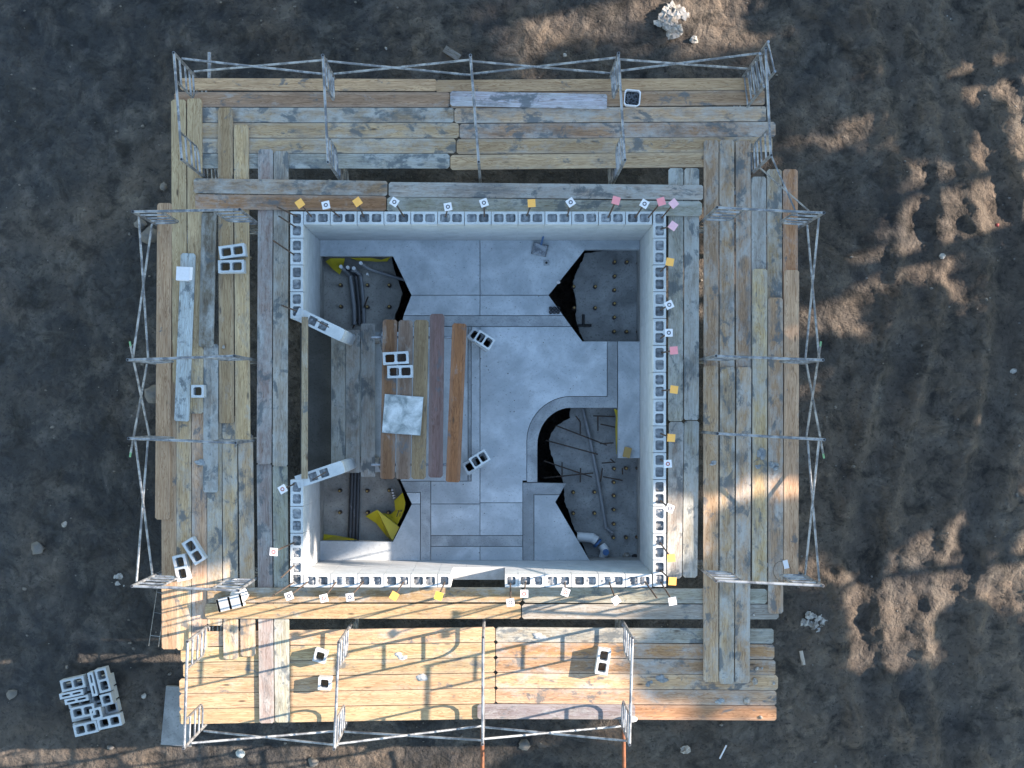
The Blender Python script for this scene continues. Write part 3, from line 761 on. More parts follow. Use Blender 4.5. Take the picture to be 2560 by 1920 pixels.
def rebars(lst, fmt):
    for i, (uc, vc, ub, vb, cap, ring, rot) in enumerate(lst):
        if not cap: kind = 'bare upright rebar'
        elif cap == 'whitecap' and not ring: kind = 'upright rebar with plain white square cap'
        else: kind = 'upright rebar with '+CN[cap]
        rebar(uc, vc, ub, vb, cap, ring, rot, kind+', '+fmt % ordn(i))
rebars([
 (693,517.6,744,542,None,None,0),
 (750,509,780,543,'orange',None,35), (815,513,849.5,543,'whitecap','darkring',12), (894,505,910,543,'orange',None,35), (986,505,1011,543,'whitecap','darkring',-33),
 (1120,517,1114,543,'whitecap','darkring',10), (1210,507,1211,543,'whitecap','darkring',20), (1329,508,1316.6,541,'orange',None,3), (1426.5,506,1418,543,'whitecap','darkring',35),
 (1540,501.5,1519,546,'pink',None,-15), (1611,509.6,1587,546,'whitecap','darkring',-30), (1653,504,1619,546,'pink',None,17), (1684,509,1653.6,546,'palepink',None,40)], '%s from the left along the top wall')
rebars([
 (1682.5,565,1650.7,572.6,'palepink',None,-35), (1674.7,655,1650.7,679.6,'orange',None,-10), (1673,762,1651,775,'whitecap','darkring',25), (1672,832,1651,846,'whitecap','darkring',0),
 (1684.5,876,1653.6,882,'pink',None,5), (1685,974,1653.6,976.7,'orange',None,-8), (1678,1094.7,1650.7,1083.7,'orange',None,-4), (1669.5,1159.5,1650.7,1148.8,'whitecap','redring',5),
 (1674.7,1271,1650.7,1251.5,'whitecap','darkring',-22), (1678,1395,1649.5,1355.7,'orange',None,5), (1681,1453,1651,1425.6,'orange',None,-3)], '%s from the top along the right wall')
rebars([
 (681,1490,736,1455,None,None,0), (723,1490,771,1453.6,'whitecap','darkring',20), (810,1495.5,841,1453.6,'whitecap','redring',14), (875,1493,909,1453.6,'whitecap','darkring',8),
 (985.6,1490,1010,1453.6,'orange',None,-30), (1096.8,1490,1113,1453.6,'yellowcap',None,-18), (1276,1506,1276,1455,'whitecap','darkring',8), (1310.7,1484,1314,1453.6,'whitecap','redring',0),
 (1413.8,1480.5,1412,1455,'whitecap','redring',-20), (1540,1500.8,1522,1453.6,'whitecap',None,35), (1642,1495,1611,1452,None,None,0), (1681,1503,1651,1453.6,'whitecap',None,10)], '%s from the left along the bottom wall')
rebars([
 (697.5,540.7,739.5,568,None,None,0), (683,601.5,736.6,637.7,None,None,0), (704.8,763.5,742,778,None,None,0), (706.8,1223,736.6,1209.5,'whitecap','redring',30),
 (684.5,1379.5,736,1356,'whitecap','redring',-5), (703,1444,736,1413,None,None,0)], '%s from the top along the left wall')
bars('rebar', [(P(790,800,2.0), P(822,818,2.35))], .0085, 'rebar', 'short bent rebar lying over the cores of the upper doorway jamb', 'rebar')
bars('rebar', [(P(782,1199,2.0), P(815,1180,2.3))], .0085, 'rebar', 'short bent rebar lying over the cores of the lower doorway jamb', 'rebar')

# ---------------------------------------------------------------- loose blocks
def loose(kind, u, v, ztop, rot, label, name=None, tilt=None, group='loose concrete blocks', col=1.0):
    me = {'full': ME_BLOCK, 'half': ME_HALF, 'thin': ME_THIN}[kind]
    p = P(u, v, ztop); o = place(name or {'full': 'concrete_block', 'half': 'half_block', 'thin': 'thin_block'}[kind], me, None, (p.x, p.y, ztop-BHH), R(rot))
    if tilt: o.rotation_euler = (R(tilt[0]), R(tilt[1]), R(rot)); o.location.z = ztop-BHH+tilt[2]
    k = random.uniform(.95, 1.05)*col; o.color = (k, k, k, 1)
    return tag(o, label, 'block', group)
loose('full', 580, 627.5, LZ(2)+BHH+.002, 8, 'tilted upper block of the pair on the left deck beside the dark plank')
loose('full', 577.5, 665.7, LZ(2)+BHH+.002, 1.5, 'lower block of the pair on the left deck beside the dark plank')
loose('half', 493.6, 978, LZ(2)+BHH+.002, 0, 'half block with one square core on the left deck')
loose('full', 484, 1378, LZ(1)+BHH+.002, -58, 'slanting block of the pair near the lower left corner')
loose('full', 452, 1420, LZ(1)+BHH+.002, -78, 'white sunlit block of the pair near the lower left corner')
loose('full', 1508, 1654.5, LZ(0)+BHH+.002, 81, 'block standing on the right part of the bottom deck')
loose('half', 800, 1641, LZ(0)+BHH+.002, -16, 'upper of two half blocks on the sunlit bottom deck')
loose('half', 811, 1709.5, LZ(0)+BHH+.002, -3, 'lower of two half blocks on the sunlit bottom deck')
loose('full', 989, 895, zi+BHH+.006, 3, 'upper block of the pair on the indoor bench planks')
loose('full', 1000, 929, zi+BHH+.006, 1.5, 'lower block of the pair on the indoor bench planks')
ME_CUT = block_mesh('cut_block', .295, BW, BHH, 2, .026)
for (u, v, rot, where) in ((1211, 850, -33, 'upper'), (1199, 1148, 32, 'lower')):
    for k in range(6):
        zt_ = (k+1)*.2; top = k == 5; rr_ = rot+(0 if top else (3 if k % 2 else -4))
        p = P(u, v, zt_); dx = 0 if top else -.075
        o = place('concrete_block', ME_CUT if top else ME_BLOCK, None, (p.x+dx*math.cos(R(rot)), p.y+dx*math.sin(R(rot))-(0 if top else .03), k*.2+.001), R(rr_))
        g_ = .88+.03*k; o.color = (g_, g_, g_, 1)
        tag(o, ('short two-core block on top of the block pier beside the %s bench end' % where) if top else 'block of the pier beside the %s bench end, %s from the floor' % (where, ordn(k)), 'block', 'blocks of the indoor piers')
# sideways H block and grey bag at the lower left walkway
m_ = MB(); L, H_ = .397, .194
m_.box((0, 0, .097), (.36, .20, .19)); 
p = P(574, 1508, LZ(2)+.2); e = empty('sideways_block', (p.x, p.y, LZ(2)+.002), R(14))
m_ = MB()
for x in (-.18, 0, .18): m_.box((x, 0, .097), (.034, .194, .194))
m_.box((0, 0, .178), (.39, .194, .032)); m_.box((0, 0, .016), (.39, .194, .032)); o = m_.build('shell', 'cmu', e); o.color = (.85, .85, .85, 1)
tag(e, 'grey block lying on its side on the sunlit lower left walkway planks', 'block')
m_ = MB(); m_.lump((0, 0, .07), (.15, .13, .10), 5, .7, 8, 5, .12); p = P(597, 1487, LZ(2)+.12); o = m_.build('mortar_lump', 'mortar', None, (p.x, p.y, LZ(2)-.0), 0); o.color = (1.1, 1.1, 1.1, 1)
tag(o, 'round grey lump of set mortar behind the sideways block at lower left', 'mortar')
# block pile on the ground, lower left
zg = ground_z(*P(225, 1760, ZGROUND).xy)
base_z = zg+.01
pile = [('full',181.4,1710,12.6,'pile block with two dark cores at the upper left of the ground pile'), ('full',256.8,1701,-76,'pile block at the upper right of the ground pile'),
 ('thin',178,1736,12,'upper of two thin slotted blocks on the left of the ground pile'), ('thin',191,1750,12,'lower of two thin slotted blocks on the left of the ground pile'),
 ('thin',231,1711,-77,'thin slotted block set upright along the middle of the ground pile'), ('half',266,1749,15,'half block with one core on the right of the ground pile'),
 ('full',207,1779,12,'pile block in the middle left of the ground pile'), ('full',214,1822,13,'pile block at the lower left end of the ground pile'),
 ('full',273,1805,12,'pile block at the lower right end of the ground pile'), ('half',240,1785,14,'broken half block in the centre of the ground pile')]
for (k, u, v, r_, lab) in pile: loose(k, u, v, base_z+BHH*2+.004+random.uniform(0, .004), r_, lab, None, None, 'blocks in the pile on the ground', .92)
ang = R(12.6); c0 = P(232, 1762, base_z+BHH); k = 0
for j in range(4):
    for i in range(2):
        x, y = (i-.5)*.402, (1.5-j)*.199*1.12
        q = (c0.x+x*math.cos(ang)-y*math.sin(ang), c0.y+x*math.sin(ang)+y*math.cos(ang), base_z)
        o = place('concrete_block', ME_BLOCK, None, q, ang); o.color = (.9, .9, .9, 1)
        tag(o, 'bottom-layer block of the ground pile, %s row from the top, %s' % (ordn(j), ('left side', 'right side')[i]), 'block', 'blocks in the pile on the ground'); k += 1

# ---------------------------------------------------------------- mortar board, bucket, small deck things
p = P(1006.5, 1037, zi+.03); o = empty('mortar_board', (p.x, p.y, zi+.006), R(-4.5))
m_ = MB(); m_.box((0, 0, .008), (.61, .61, .016)); m_.build('board', 'mortar_dry', o)
n = 26; vs = []; rg = np.random.RandomState(4)
gx, gy = np.meshgrid(np.linspace(-.3, .3, n), np.linspace(-.3, .3, n))
hz = .020+.030*np.clip(fbm(gx*9+5, gy*9+3, 51, 4)-.35, 0, 1)+.012*(fbm(gx*22, gy*22, 61, 3)-.5)
vs = [(float(gx[j, i]), float(gy[j, i]), float(hz[j, i])) for j in range(n) for i in range(n)]
m_ = MB(); m_.add(vs, [(j*n+i, j*n+i+1, (j+1)*n+i+1, (j+1)*n+i) for j in range(n-1) for i in range(n-1)], True); m_.build('mortar_skin', 'mortar_dry', o)
tag(o, 'square mortar board caked with pale rough mortar on the indoor bench planks', 'mortar board')
# nail bucket
p = P(1581, 244, LZ(1)+.2); o = empty('bucket', (p.x, p.y, LZ(1)+.002), R(-5))
m_ = MB(); s0, s1 = .105, .125
def rr(s, c=.03): return [(-s+c,-s),(s-c,-s),(s,-s+c),(s,s-c),(s-c,s),(-s+c,s),(-s,s-c),(-s,-s+c)]
n = 8; a_, b2, c_, d_ = rr(s0), rr(s1), rr(s1-.014), rr(s0-.008)
m_.add([(x, y, 0) for x, y in a_]+[(x, y, .2) for x, y in b2]+[(x, y, .2) for x, y in c_]+[(x, y, .012) for x, y in d_],
       [(i, (i+1) % n, n+(i+1) % n, n+i) for i in range(n)]+[(n+i, n+(i+1) % n, 2*n+(i+1) % n, 2*n+i) for i in range(n)]+[(2*n+i, 2*n+(i+1) % n, 3*n+(i+1) % n, 3*n+i) for i in range(n)]+[tuple(range(3*n, 4*n)), tuple(range(n-1, -1, -1))])
m_.build('shell', 'whitecap', o)
m_ = MB(); m_.prism(rr(s1-.02), .02, .12); m_.build('fill', 'black', o)
m_ = MB(); rg = random.Random(3)
for i in range(46):
    a = rg.uniform(0, math.pi); q = Vector((rg.uniform(-.08, .08), rg.uniform(-.08, .08), .125+rg.uniform(0, .03))); d = Vector((math.cos(a), math.sin(a), rg.uniform(-.2, .2)))*.035
    q.x = max(-.07, min(.07, q.x)); q.y = max(-.07, min(.07, q.y)); m_.tube(q-d, q+d, .0035, 5)
x = m_.build('wire_ties', 'galv', o); x['kind'] = 'stuff'
tag(o, 'square white bucket filled with steel ties on the top deck', 'bucket')
# white box on the painted plank, card and wire on right deck
p = P(461, 684, LZ(3)+.14); o = empty('white_carton', (p.x, p.y, LZ(3.1)+.002), R(-3))
m_ = MB(); m_.box((-.03, 0, .06), (.20, .21, .12)); m_.build('box', 'whitecap', o); m_ = MB(); m_.box((.09, .005, .122), (.075, .20, .004), 0, Matrix.Rotation(R(-22), 4, 'Y')); m_.build('flap', 'whitecap', o)
tag(o, 'small white carton on the upper end of the bluish white plank', 'box')
p = P(1965, 1411, LZ(3)+.02); o = empty('white_tag', (p.x, p.y, LZ(3)+.002), R(14))
m_ = MB(); m_.box((0, 0, .01), (.075, .13, .018)); m_.build('card', 'whitecap', o)
m_ = MB(); m_.path([(-.08+.14*math.cos(R(a)), -.09+.16*math.sin(R(a)), .006) for a in range(0, 361, 30)], .003, 5); m_.build('wire_loop', 'black', o)
tag(o, 'small white tag with a black wire loop on the lower right deck', 'tag')
p = P(1574, 1798, LZ(1.06)+.05); m_ = MB(); m_.lump((0, 0, .05), (.13, .055, .06), 8, .8, 12, 6, .05); o = m_.build('white_pad', 'whitecap', None, (p.x, p.y, LZ(1.06)), 0)
tag(o, 'white rounded pad at the right end of the weathered plank', 'pad')
# putlog poles sticking out
bars('rusty_pole', [(P(1206, 1815, 1.40), P(1206, 2010, 1.40))], .03, 'rust', 'rust-red pole sticking out below the middle frame of the bottom deck', 'pole')
bars('rusty_pole', [(P(1559, 1815, 1.40), P(1561, 2010, 1.40))], .03, 'rust', 'rust-red pole sticking out below the right frame of the bottom deck', 'pole')
bars('steel_pole', [(P(523.6, 131, 1.40), P(523, 215, 1.40))], .03, 'galv', 'short steel pole sticking out at the left of the top deck edge', 'pole')
bars('steel_pole', [(P(646, 1555, 1.44), P(643, 1700, 1.44))], .024, 'rust', 'rusty bar in the plank gap beside the long grey planks of the bottom deck', 'pole')
# ladder-type wire reinforcement hanging at the lower left
a, b_ = P(394, 1465, 1.28), P(372, 1614, .2); c, d = P(419, 1470, 1.28), P(396, 1617, .2)
o = empty('wire_reinforcement', b_)
for (p, q) in ((a, b_), (c, d)):
    m_ = MB(); m_.tube(p-b_, q-b_, .006, 6); m_.build('side_wire', 'galv', o)
for k in (.1, .43, .82):
    m_ = MB(); m_.tube(a.lerp(b_, k)-b_, c.lerp(d, k)-b_, .005, 6); m_.build('cross_wire', 'galv', o)
tag(o, 'ladder-shaped wire reinforcement sticking out at the lower left deck edge', 'wire')

# mortar pats on the planks
def pats(lst, group):
    for i, (u, v, z, rx, ry, h, mk, lab) in enumerate(lst):
        p = P(u, v, z); m_ = MB(); rg = random.Random(i)
        for k in range(5): m_.lump((rg.uniform(-.6, .6)*rx, rg.uniform(-.6, .6)*ry, 0), (rx*.55, ry*.55, h*rg.uniform(.6, 1)), i*9+k, .1, 9, 5, .35)
        o = m_.build('mortar_pat', mk, None, (p.x, p.y, z-.002), 0); o.color = (.75, .78, .8, 1); tag(o, lab, 'mortar', group)
pats([
 (1902,1136,LZ(3),.085,.10,.035,'grout','ring-shaped dark mortar pat on the right deck, upper of the cluster'),
 (1936,1164,LZ(3),.09,.07,.03,'grout','crumbly dark mortar pat on the right deck, lower of the cluster'),
 (1895,1168,LZ(3),.05,.04,.02,'grout','small dark mortar pat left of the cluster on the right deck'),
 (1656,1700,LZ(0),.10,.075,.03,'grout','flat dark mortar pat on the bottom deck right of the last frame'),
 (1623,1708,LZ(0),.06,.05,.018,'grout','small flat mortar pat beside the larger one on the bottom deck'),
 (1800,1753,LZ(0),.07,.05,.03,'mortar','rough mortar crumbs on the fifth plank of the bottom deck'),
 (1782,1157,LZ(3),.06,.04,.03,'mortar','mortar splash on the innermost plank of the right deck'),
 (505,1155,LZ(2),.12,.05,.012,'grout','thin dark mortar smear on the middle of the left deck'),
 (1000,1640,LZ(0),.10,.06,.012,'mortar','mortar splash on the sunlit bottom deck below the orange cap'),
 (1050,1690,LZ(0),.13,.07,.012,'mortar','mortar splash on the third plank of the sunlit bottom deck'),
 (1350,1590,LZ(0),.13,.06,.012,'mortar','mortar splash on the inner bottom deck right of the middle frame'),
], 'mortar pats on the planks')
for i, (u, v, r_, lab) in enumerate([(1887,1703,.055,'white lump on the fourth bottom plank end, left one'),(1892,1671,.035,'round white lump on the third bottom plank end'),(1867,1751,.06,'largest white lump, on the fifth bottom plank near its end'),(1905,1670,.022,'tiny white lump right of the round one at the bottom deck end'),(1935,1708,.03,'white crumb at the tip of the fourth bottom plank'),(1902,1793,.03,'white crumb on the outermost bottom plank end'),(1884,1537,.022,'white crumb on the orange end of the inner bottom walkway'),(1836,287,.012,'tiny pebble on the top deck right part'),(559,868,.03,'white chip on the left deck below the dark plank'),(456,989,.0,'' )]):
    if not r_: continue
    z = LZ(0) if v > 1600 else LZ(2)+.0; p = P(u, v, z)
    if u == 1836: z = LZ(1)
    m_ = MB(); m_.lump((0, 0, r_*.3), (r_, r_*.85, r_*.7), 40+i, .45, 8, 5, .25); o = m_.build('mortar_lump', 'whitestuff', None, (p.x, p.y, z), random.uniform(0, 3)); tag(o, lab, 'mortar', 'white lumps on the planks')

# ---------------------------------------------------------------- things in the pits and on the room floor
m_ = MB(); m_.tube((0, 0, 0), (0, 0, .10), .034, 10); m_.tube((0, 0, .10), (0, 0, .17), .022, 10)
ME_ST = m_.mesh('anchor_stub'); ME_ST.materials.append(M['rebar'])
m_ = MB(); m_.tube((0, 0, .168), (0, 0, .176), .018, 8); ME_STC = m_.mesh('stub_end'); ME_STC.materials.append(M['card'])
def stubs(lst, ox, oy, s, where):
    rowsd = sorted(lst, key=lambda q: (round(q[1]/60), q[0]))
    for i, (x, y) in enumerate(rowsd):
        p = P(ox+x*s, oy+y*s, ZPIT+.12); o = place('anchor_stub', ME_ST, None, (p.x, p.y, ZPIT-.003)); place('stub_end', ME_STC, o)
        tag(o, 'rusty anchor stub in the %s pit, %s counting left to right from the top' % (where, ordn(i)), 'anchor', 'anchor stubs in the floor pits')
stubs([(597,838),(862,838),(1078,840),(600,1050),(862,1055),(1078,1052),(402,840),(402,1050)], 700, 500, .2532, 'upper left')
stubs([(590,580),(860,583),(1078,578),(590,795),(862,795),(1068,797),(396,585),(396,795)], 700, 1080, .2532, 'lower left')
stubs([(1330,612),(1450,612),(1568,620),(1330,752),(1138,855),(1328,888),(1328,1022),(1138,1065),(1328,1158),(1325,1298),(1447,1298),(1566,1300),(925,855),(930,1065)], 1200, 500, .2532, 'upper right')
stubs([(1030,650),(1122,648),(1212,648),(1028,755),(1028,858),(717,832),(880,830),(1028,965),(717,993),(880,993),(1028,1075),(1025,1180),(1122,1180),(1210,1178)], 1200, 960, .3256, 'lower right')
def pipe(name, pts, r, mk, label, cat='pipe', ends=None, group=None):
    b0 = Vector(pts[0]); o = empty(name, b0); m_ = MB(); m_.path([Vector(q)-b0 for q in pts], r, 10)
    for q in pts[1:-1]: m_.lump(Vector(q)-b0, (r*1.02,)*3, 1, 1.0, 10, 6, 0, False)
    m_.build('pipe_run', mk, o)
    if ends:
        for q, rr_, mk2 in ends:
            m_ = MB(); q = Vector(q)-b0; m_.tube(q-Vector((0, .0, .05)), q+Vector((0, 0, .06)), rr_, 10); m_.build('fitting', mk2, o)
    tag(o, label, cat, group)
zp = ZPIT+.06
def c4(x, y, z=zp): return P(700+x*.2532, 500+y*.2532, z)
for k, (dx, lab) in enumerate(((0, 'leftmost'), (55, 'middle'), (105, 'rightmost'))):
    pipe('conduit', [c4(610+dx*.9, 665+k*12, zp+.25), c4(640+dx, 690+k*5, zp+.2), c4(690+dx, 740, zp), c4(705+dx, 850, zp), c4(730+dx*.9, 1050), c4(735+dx*.9, 1230)], .033 if k else .036, 'pipe_black' if k == 1 else 'pipe_grey', lab+' of the three conduits in the upper left pit', 'pipe', [(c4(605+dx*1.2, 660+k*8, zp+.3), .03, 'pvc')], 'conduits in the upper left pit')
pipe('conduit', [c4(790, 620, zp+.25), c4(880, 680, zp+.15), c4(1000, 720, zp+.05), c4(1230, 790, zp-.02)], .028, 'pipe_grey', 'conduit with white coupling running right in the upper left pit', 'pipe', [(c4(800, 625, zp+.28), .03, 'pvc'), (c4(865, 735, zp+.1), .02, 'pvc')])
pipe('rebar', [c4(870, 955, zp+.15), c4(820, 1080, zp), c4(715, 1270, zp)], .012, 'rebar', 'thin slanting bar beside the conduits in the upper left pit', 'rebar')
def c6(x, y, z=zp): return P(700+x*.2532, 1080+y*.2532, z)
for k, (x0, x1, lab) in enumerate(((712, 690, 'leftmost'), (742, 722, 'middle'), (775, 757, 'rightmost'))):
    pipe('conduit', [c6(x0, 380), c6(x1, 1075)], .036, 'pipe_black', lab+' of the three black pipes in the lower left pit', 'pipe', None, 'pipes in the lower left pit')
def c7(x, y, z=zp): return P(1200+x*.3256, 960+y*.3256, z)
pipe('conduit', [c7(790, 190), c7(845, 420), c7(900, 700), c7(955, 1020), c7(968, 1105), c7(1020, 1145)], .030, 'pipe_grey', 'long grey conduit running through the lower right pit', 'pipe')
pipe('pvc_drain', [c7(745, 1175, ZPIT+.14), c7(860, 1182, ZPIT+.14), c7(893, 1205, ZPIT+.14)], .085, 'pvc', 'thick white drain pipe stub at the bottom of the lower right pit', 'pipe')
pipe('pvc_elbow', [c7(935, 1240, ZPIT+.1), c7(960, 1275, ZPIT+.13), c7(945, 1330, ZPIT+.05)], .075, 'pvc', 'white elbow fitting with blue mouth beside the drain pipe', 'pipe', [(c7(965, 1290, ZPIT+.17), .055, 'blue')])
m_ = MB(); q0 = c7(895, 1215, ZPIT+.15); q1 = c7(908, 1227, ZPIT+.15); m_.tube(q0-q0, q1-q0, .09, 12); o = m_.build('pipe_mouth', 'blue', None, q0); tag(o, 'dark blue mouth of the white drain pipe in lower right pit', 'pipe')
for i, (x, y) in enumerate([(1118, 1320), (1190, 1325)]):
    p = c7(x, y, ZPIT+.05); m_ = MB(); m_.lump((0, 0, .03), (.07, .06, .05), 70+i, .6, 7, 5, .4); o = m_.build('debris', 'whitestuff' if i == 0 else 'black', None, (p.x, p.y, ZPIT+.0)); tag(o, ('white' if i == 0 else 'black')+' scrap in the bottom corner of the lower right pit', 'debris')
RB = [((870,245),(1035,250)),((905,250),(905,360)),((925,308),(1040,332)),((735,245),(770,290)),((770,290),(770,395)),((580,318),(975,470)),((920,458),(1025,452)),((505,432),(905,540)),
 ((490,590),(860,715)),((490,722),(870,683)),((630,600),(630,710)),((772,645),(770,755)),((935,607),(1040,600)),((940,645),(925,750)),((945,712),(1095,740)),((1092,645),(1095,695)),((1000,575),(1035,605))]
for i, (a, b_) in enumerate(RB):
    bars('rebar', [(c7(*a, ZPIT+.10), c7(*b_, ZPIT+.10))], .011, 'rebar', 'dark reinforcing bar lying in the lower right pit, %s counting from the top' % (ordn(i) if i < 15 else ('sixteenth', 'last')[i-15]), 'rebar', 'bars in the lower right pit')
bars('timber_scrap', [(P(1200+960*.2532, 500+1238*.2532, ZPIT+.03), P(1200+1100*.2532, 500+1238*.2532, ZPIT+.03)), (P(1200+1020*.2532, 500+1230*.2532, ZPIT+.03), P(1200+1022*.2532, 500+1130*.2532, ZPIT+.03))], .022, 'black', 'black upside-down T-shaped scrap in the upper right pit', 'scrap')
# yellow vapour sheeting
def sheet(pts, z, label, faces=None, thick=.004, name='yellow_sheeting'):
    m_ = MB(); vs = [P(u, v, zz) for (u, v, zz) in pts]; b0 = vs[0].copy()
    m_.add([q-b0 for q in vs], faces or [tuple(range(len(vs)))]); o = m_.build(name, 'yellow', None, b0)
    md = o.modifiers.new('thickness', 'SOLIDIFY'); md.thickness = thick
    tag(o, label, 'sheeting'); return o
def q4(x, y, z): return (700+x*.2532, 500+y*.2532, z)
def q6(x, y, z): return (700+x*.2532, 1080+y*.2532, z)
def q7(x, y, z): return (1200+x*.3256, 960+y*.3256, z)
sheet([q4(450,605,-.30), q4(500,575,-.2), q4(640,575,-.2), q4(625,660,-.42), q4(590,735,-.5), q4(520,680,-.44)], 0, 'crumpled yellow sheeting in the top left corner of the upper left pit', [(0,1,5),(1,2,3,5),(3,4,5)])
sheet([q4(700,572,-.18), q4(900,572,-.2), q4(1000,590,-.25), q4(1090,562,-.2), q4(1060,605,-.34), q4(960,608,-.36), q4(850,600,-.33), q4(760,595,-.3)], 0, 'strip of yellow sheeting along the top edge of the upper left pit', [(0,1,6,7),(1,2,5,6),(2,3,4,5)])
sheet([q6(405,1068,-.40), q6(425,1010,-.5), q6(560,1025,-.5), q6(700,1050,-.46), q6(760,1065,-.3), q6(560,1068,-.25)], 0, 'strip of yellow sheeting along the bottom edge of the lower left pit', [(0,1,2,5),(2,3,4,5)])
yb = sheet([q6(845,830,-.42), q6(960,768,-.30), q6(1000,800,-.40), q6(1178,940,-.24), q6(1112,1075,-.20), q6(1060,1035,-.42), q6(950,900,-.44)], 0, 'large folded yellow sheet in the lower left pit', [(0,1,6),(1,2,3),(1,3,4),(1,4,5),(1,5,6)])
ys = sheet([q6(1130,680,-.44), q6(1212,598,-.3), q6(1238,690,-.24), q6(1228,770,-.26), q6(1160,920,-.30), q6(1010,800,-.46), q6(1090,815,-.44), q6(1140,770,-.42)], 0, 'yellow sheet with black print hanging at the right point of the lower left pit', [(0,1,2,7),(2,3,7),(3,4,6,7),(4,5,6)])
sheet([q7(1030,190,-.12), q7(1056,200,-.10), q7(1058,350,-.16), q7(1048,540,-.25), q7(1040,330,-.34), q7(1046,250,-.3)], 0, 'narrow yellow sheeting edge on the right side of the lower right pit', [(0,1,5),(1,2,4,5),(2,3,4)])
for (x0, y0, x1, y1, wd) in ((1175, 772, 1152, 838, .016), (1190, 770, 1184, 790, .012), (1202, 768, 1198, 788, .012), (1176, 812, 1194, 808, .010), (1172, 830, 1192, 826, .010)):
    a, b_ = P(*q6(x0, y0, -.22))-ys.location, P(*q6(x1, y1, -.22))-ys.location; d = b_-a
    m_ = MB(); m_.box((0, 0, 0), (d.length, wd, .003), 0); m_.build('print_stroke', 'black', ys, (a+b_)/2, math.atan2(d.y, d.x))
a, b_ = P(*q6(1105, 565, ZPIT+.12)), P(*q6(1128, 655, ZPIT+.12)); o = empty('marker_stick', a)
m_ = MB(); m_.tube(a-a, b_-a, .022, 8); m_.build('stick', 'whitecap', o)
for k in (.2, .5, .78):
    m_ = MB(); c = (b_-a)*k; m_.tube(c, c+(b_-a)*.1, .0235, 8); m_.build('black_band', 'black', o)
tag(o, 'white stick with black bands in the lower left pit', 'stick')
# shovel, drain plate, rings, sponge
p0 = P(1349.5, 624, .02); o = empty('shovel', p0)
m_ = MB(); vs = []; n = 6
for j in range(n+1):
    for i in range(n+1):
        x = (i/n-.5)*.25; y = (j/n-.5)*.20; vs.append((x, y, .012+.35*x*x+.10*(j/n)**2*.3))
m_.add(vs, [(j*(n+1)+i, j*(n+1)+i+1, (j+1)*(n+1)+i+1, (j+1)*(n+1)+i) for j in range(n) for i in range(n)], True)
b_ = m_.build('blade', 'galv', o, None, R(-14)); md = b_.modifiers.new('t', 'SOLIDIFY'); md.thickness = .004
e0 = P(1353, 611, .05)-p0; e1 = P(1361, 580, .72)-p0
m_ = MB(); m_.tube(e0, e1, .016, 8); m_.build('shaft', 'blue', o); m_ = MB(); e2 = e1+(e1-e0).normalized()*.12; m_.tube(e1, e2, .026, 8); m_.build('grip', 'black', o)
tag(o, 'short blue-handled shovel leaning against the top wall inside the room', 'shovel')
p = P(1366, 657, .004); o = empty('drain_plate', p); m_ = MB(); m_.box((0, 0, .006), (.095, .095, .012), R(4)); m_.build('plate', 'strip', o); m_ = MB(); m_.tube((0, 0, .008), (0, 0, .016), .02, 10); m_.build('hole', 'black', o)
tag(o, 'small square drain plate with a dark hole on the floor below the shovel', 'drain')
p = P(1386, 776, .0); o = empty('pipe_cluster', p)
for i in range(3):
    for j in range(2):
        m_ = MB(); n = 12; cx, cy = (i-1)*.062, (j-.5)*.062; vs = []
        for k in range(n):
            a = 2*math.pi*k/n
            for (r_, z) in ((.030, 0), (.030, .07), (.021, .07), (.021, .005)): vs.append((cx+r_*math.cos(a), cy+r_*math.sin(a), z))
        m_.add(vs, [(4*k+q, (4*k+4) % (4*n)+q, (4*k+4) % (4*n)+q+1, 4*k+q+1) for k in range(n) for q in range(3)], True); m_.build('pipe_stub', 'pipe_black', o)
tag(o, 'cluster of six short pipe stubs at the left point of the upper right pit', 'pipe')
pp = P(1396, 706, .01); m_ = MB(); m_.lump((0, 0, .03), (.035, .03, .03), 3, .9, 8, 5, .1); o = m_.build('white_plug', 'whitecap', None, pp); tag(o, 'small white plug on the edge of the upper right pit', 'plug')
p = P(1568, 1131, .05); m_ = MB(); m_.box((0, 0, .045), (.115, .17, .085)); o = m_.build('sponge', 'card', None, (p.x, p.y, .001), R(-14)); tag(o, 'yellow-brown brick-sized sponge on the floor edge of the lower right pit', 'sponge')

m_ = MB(); rg = random.Random(31)
for i in range(160):
    u, v = rg.uniform(1010, 1590), rg.uniform(610, 1395); inpit = (u > 1370 and 615 < v < 860) or (u > 1340 and v > 1015) or (u < 1035 and (v < 830 or v > 1175)) or u < 1150
    if inpit: continue
    p = P(u, v, 0); r_ = rg.uniform(.004, .014); m_.lump((p.x, p.y, .001), (r_, r_*.8, r_*.6), i, .3, 5, 3, .3)
o = m_.build('mortar_crumbs', 'mortar'); o['kind'] = 'stuff'; o['label'] = 'mortar crumbs scattered on the room floor'; o.color = (.5, .5, .5, 1)

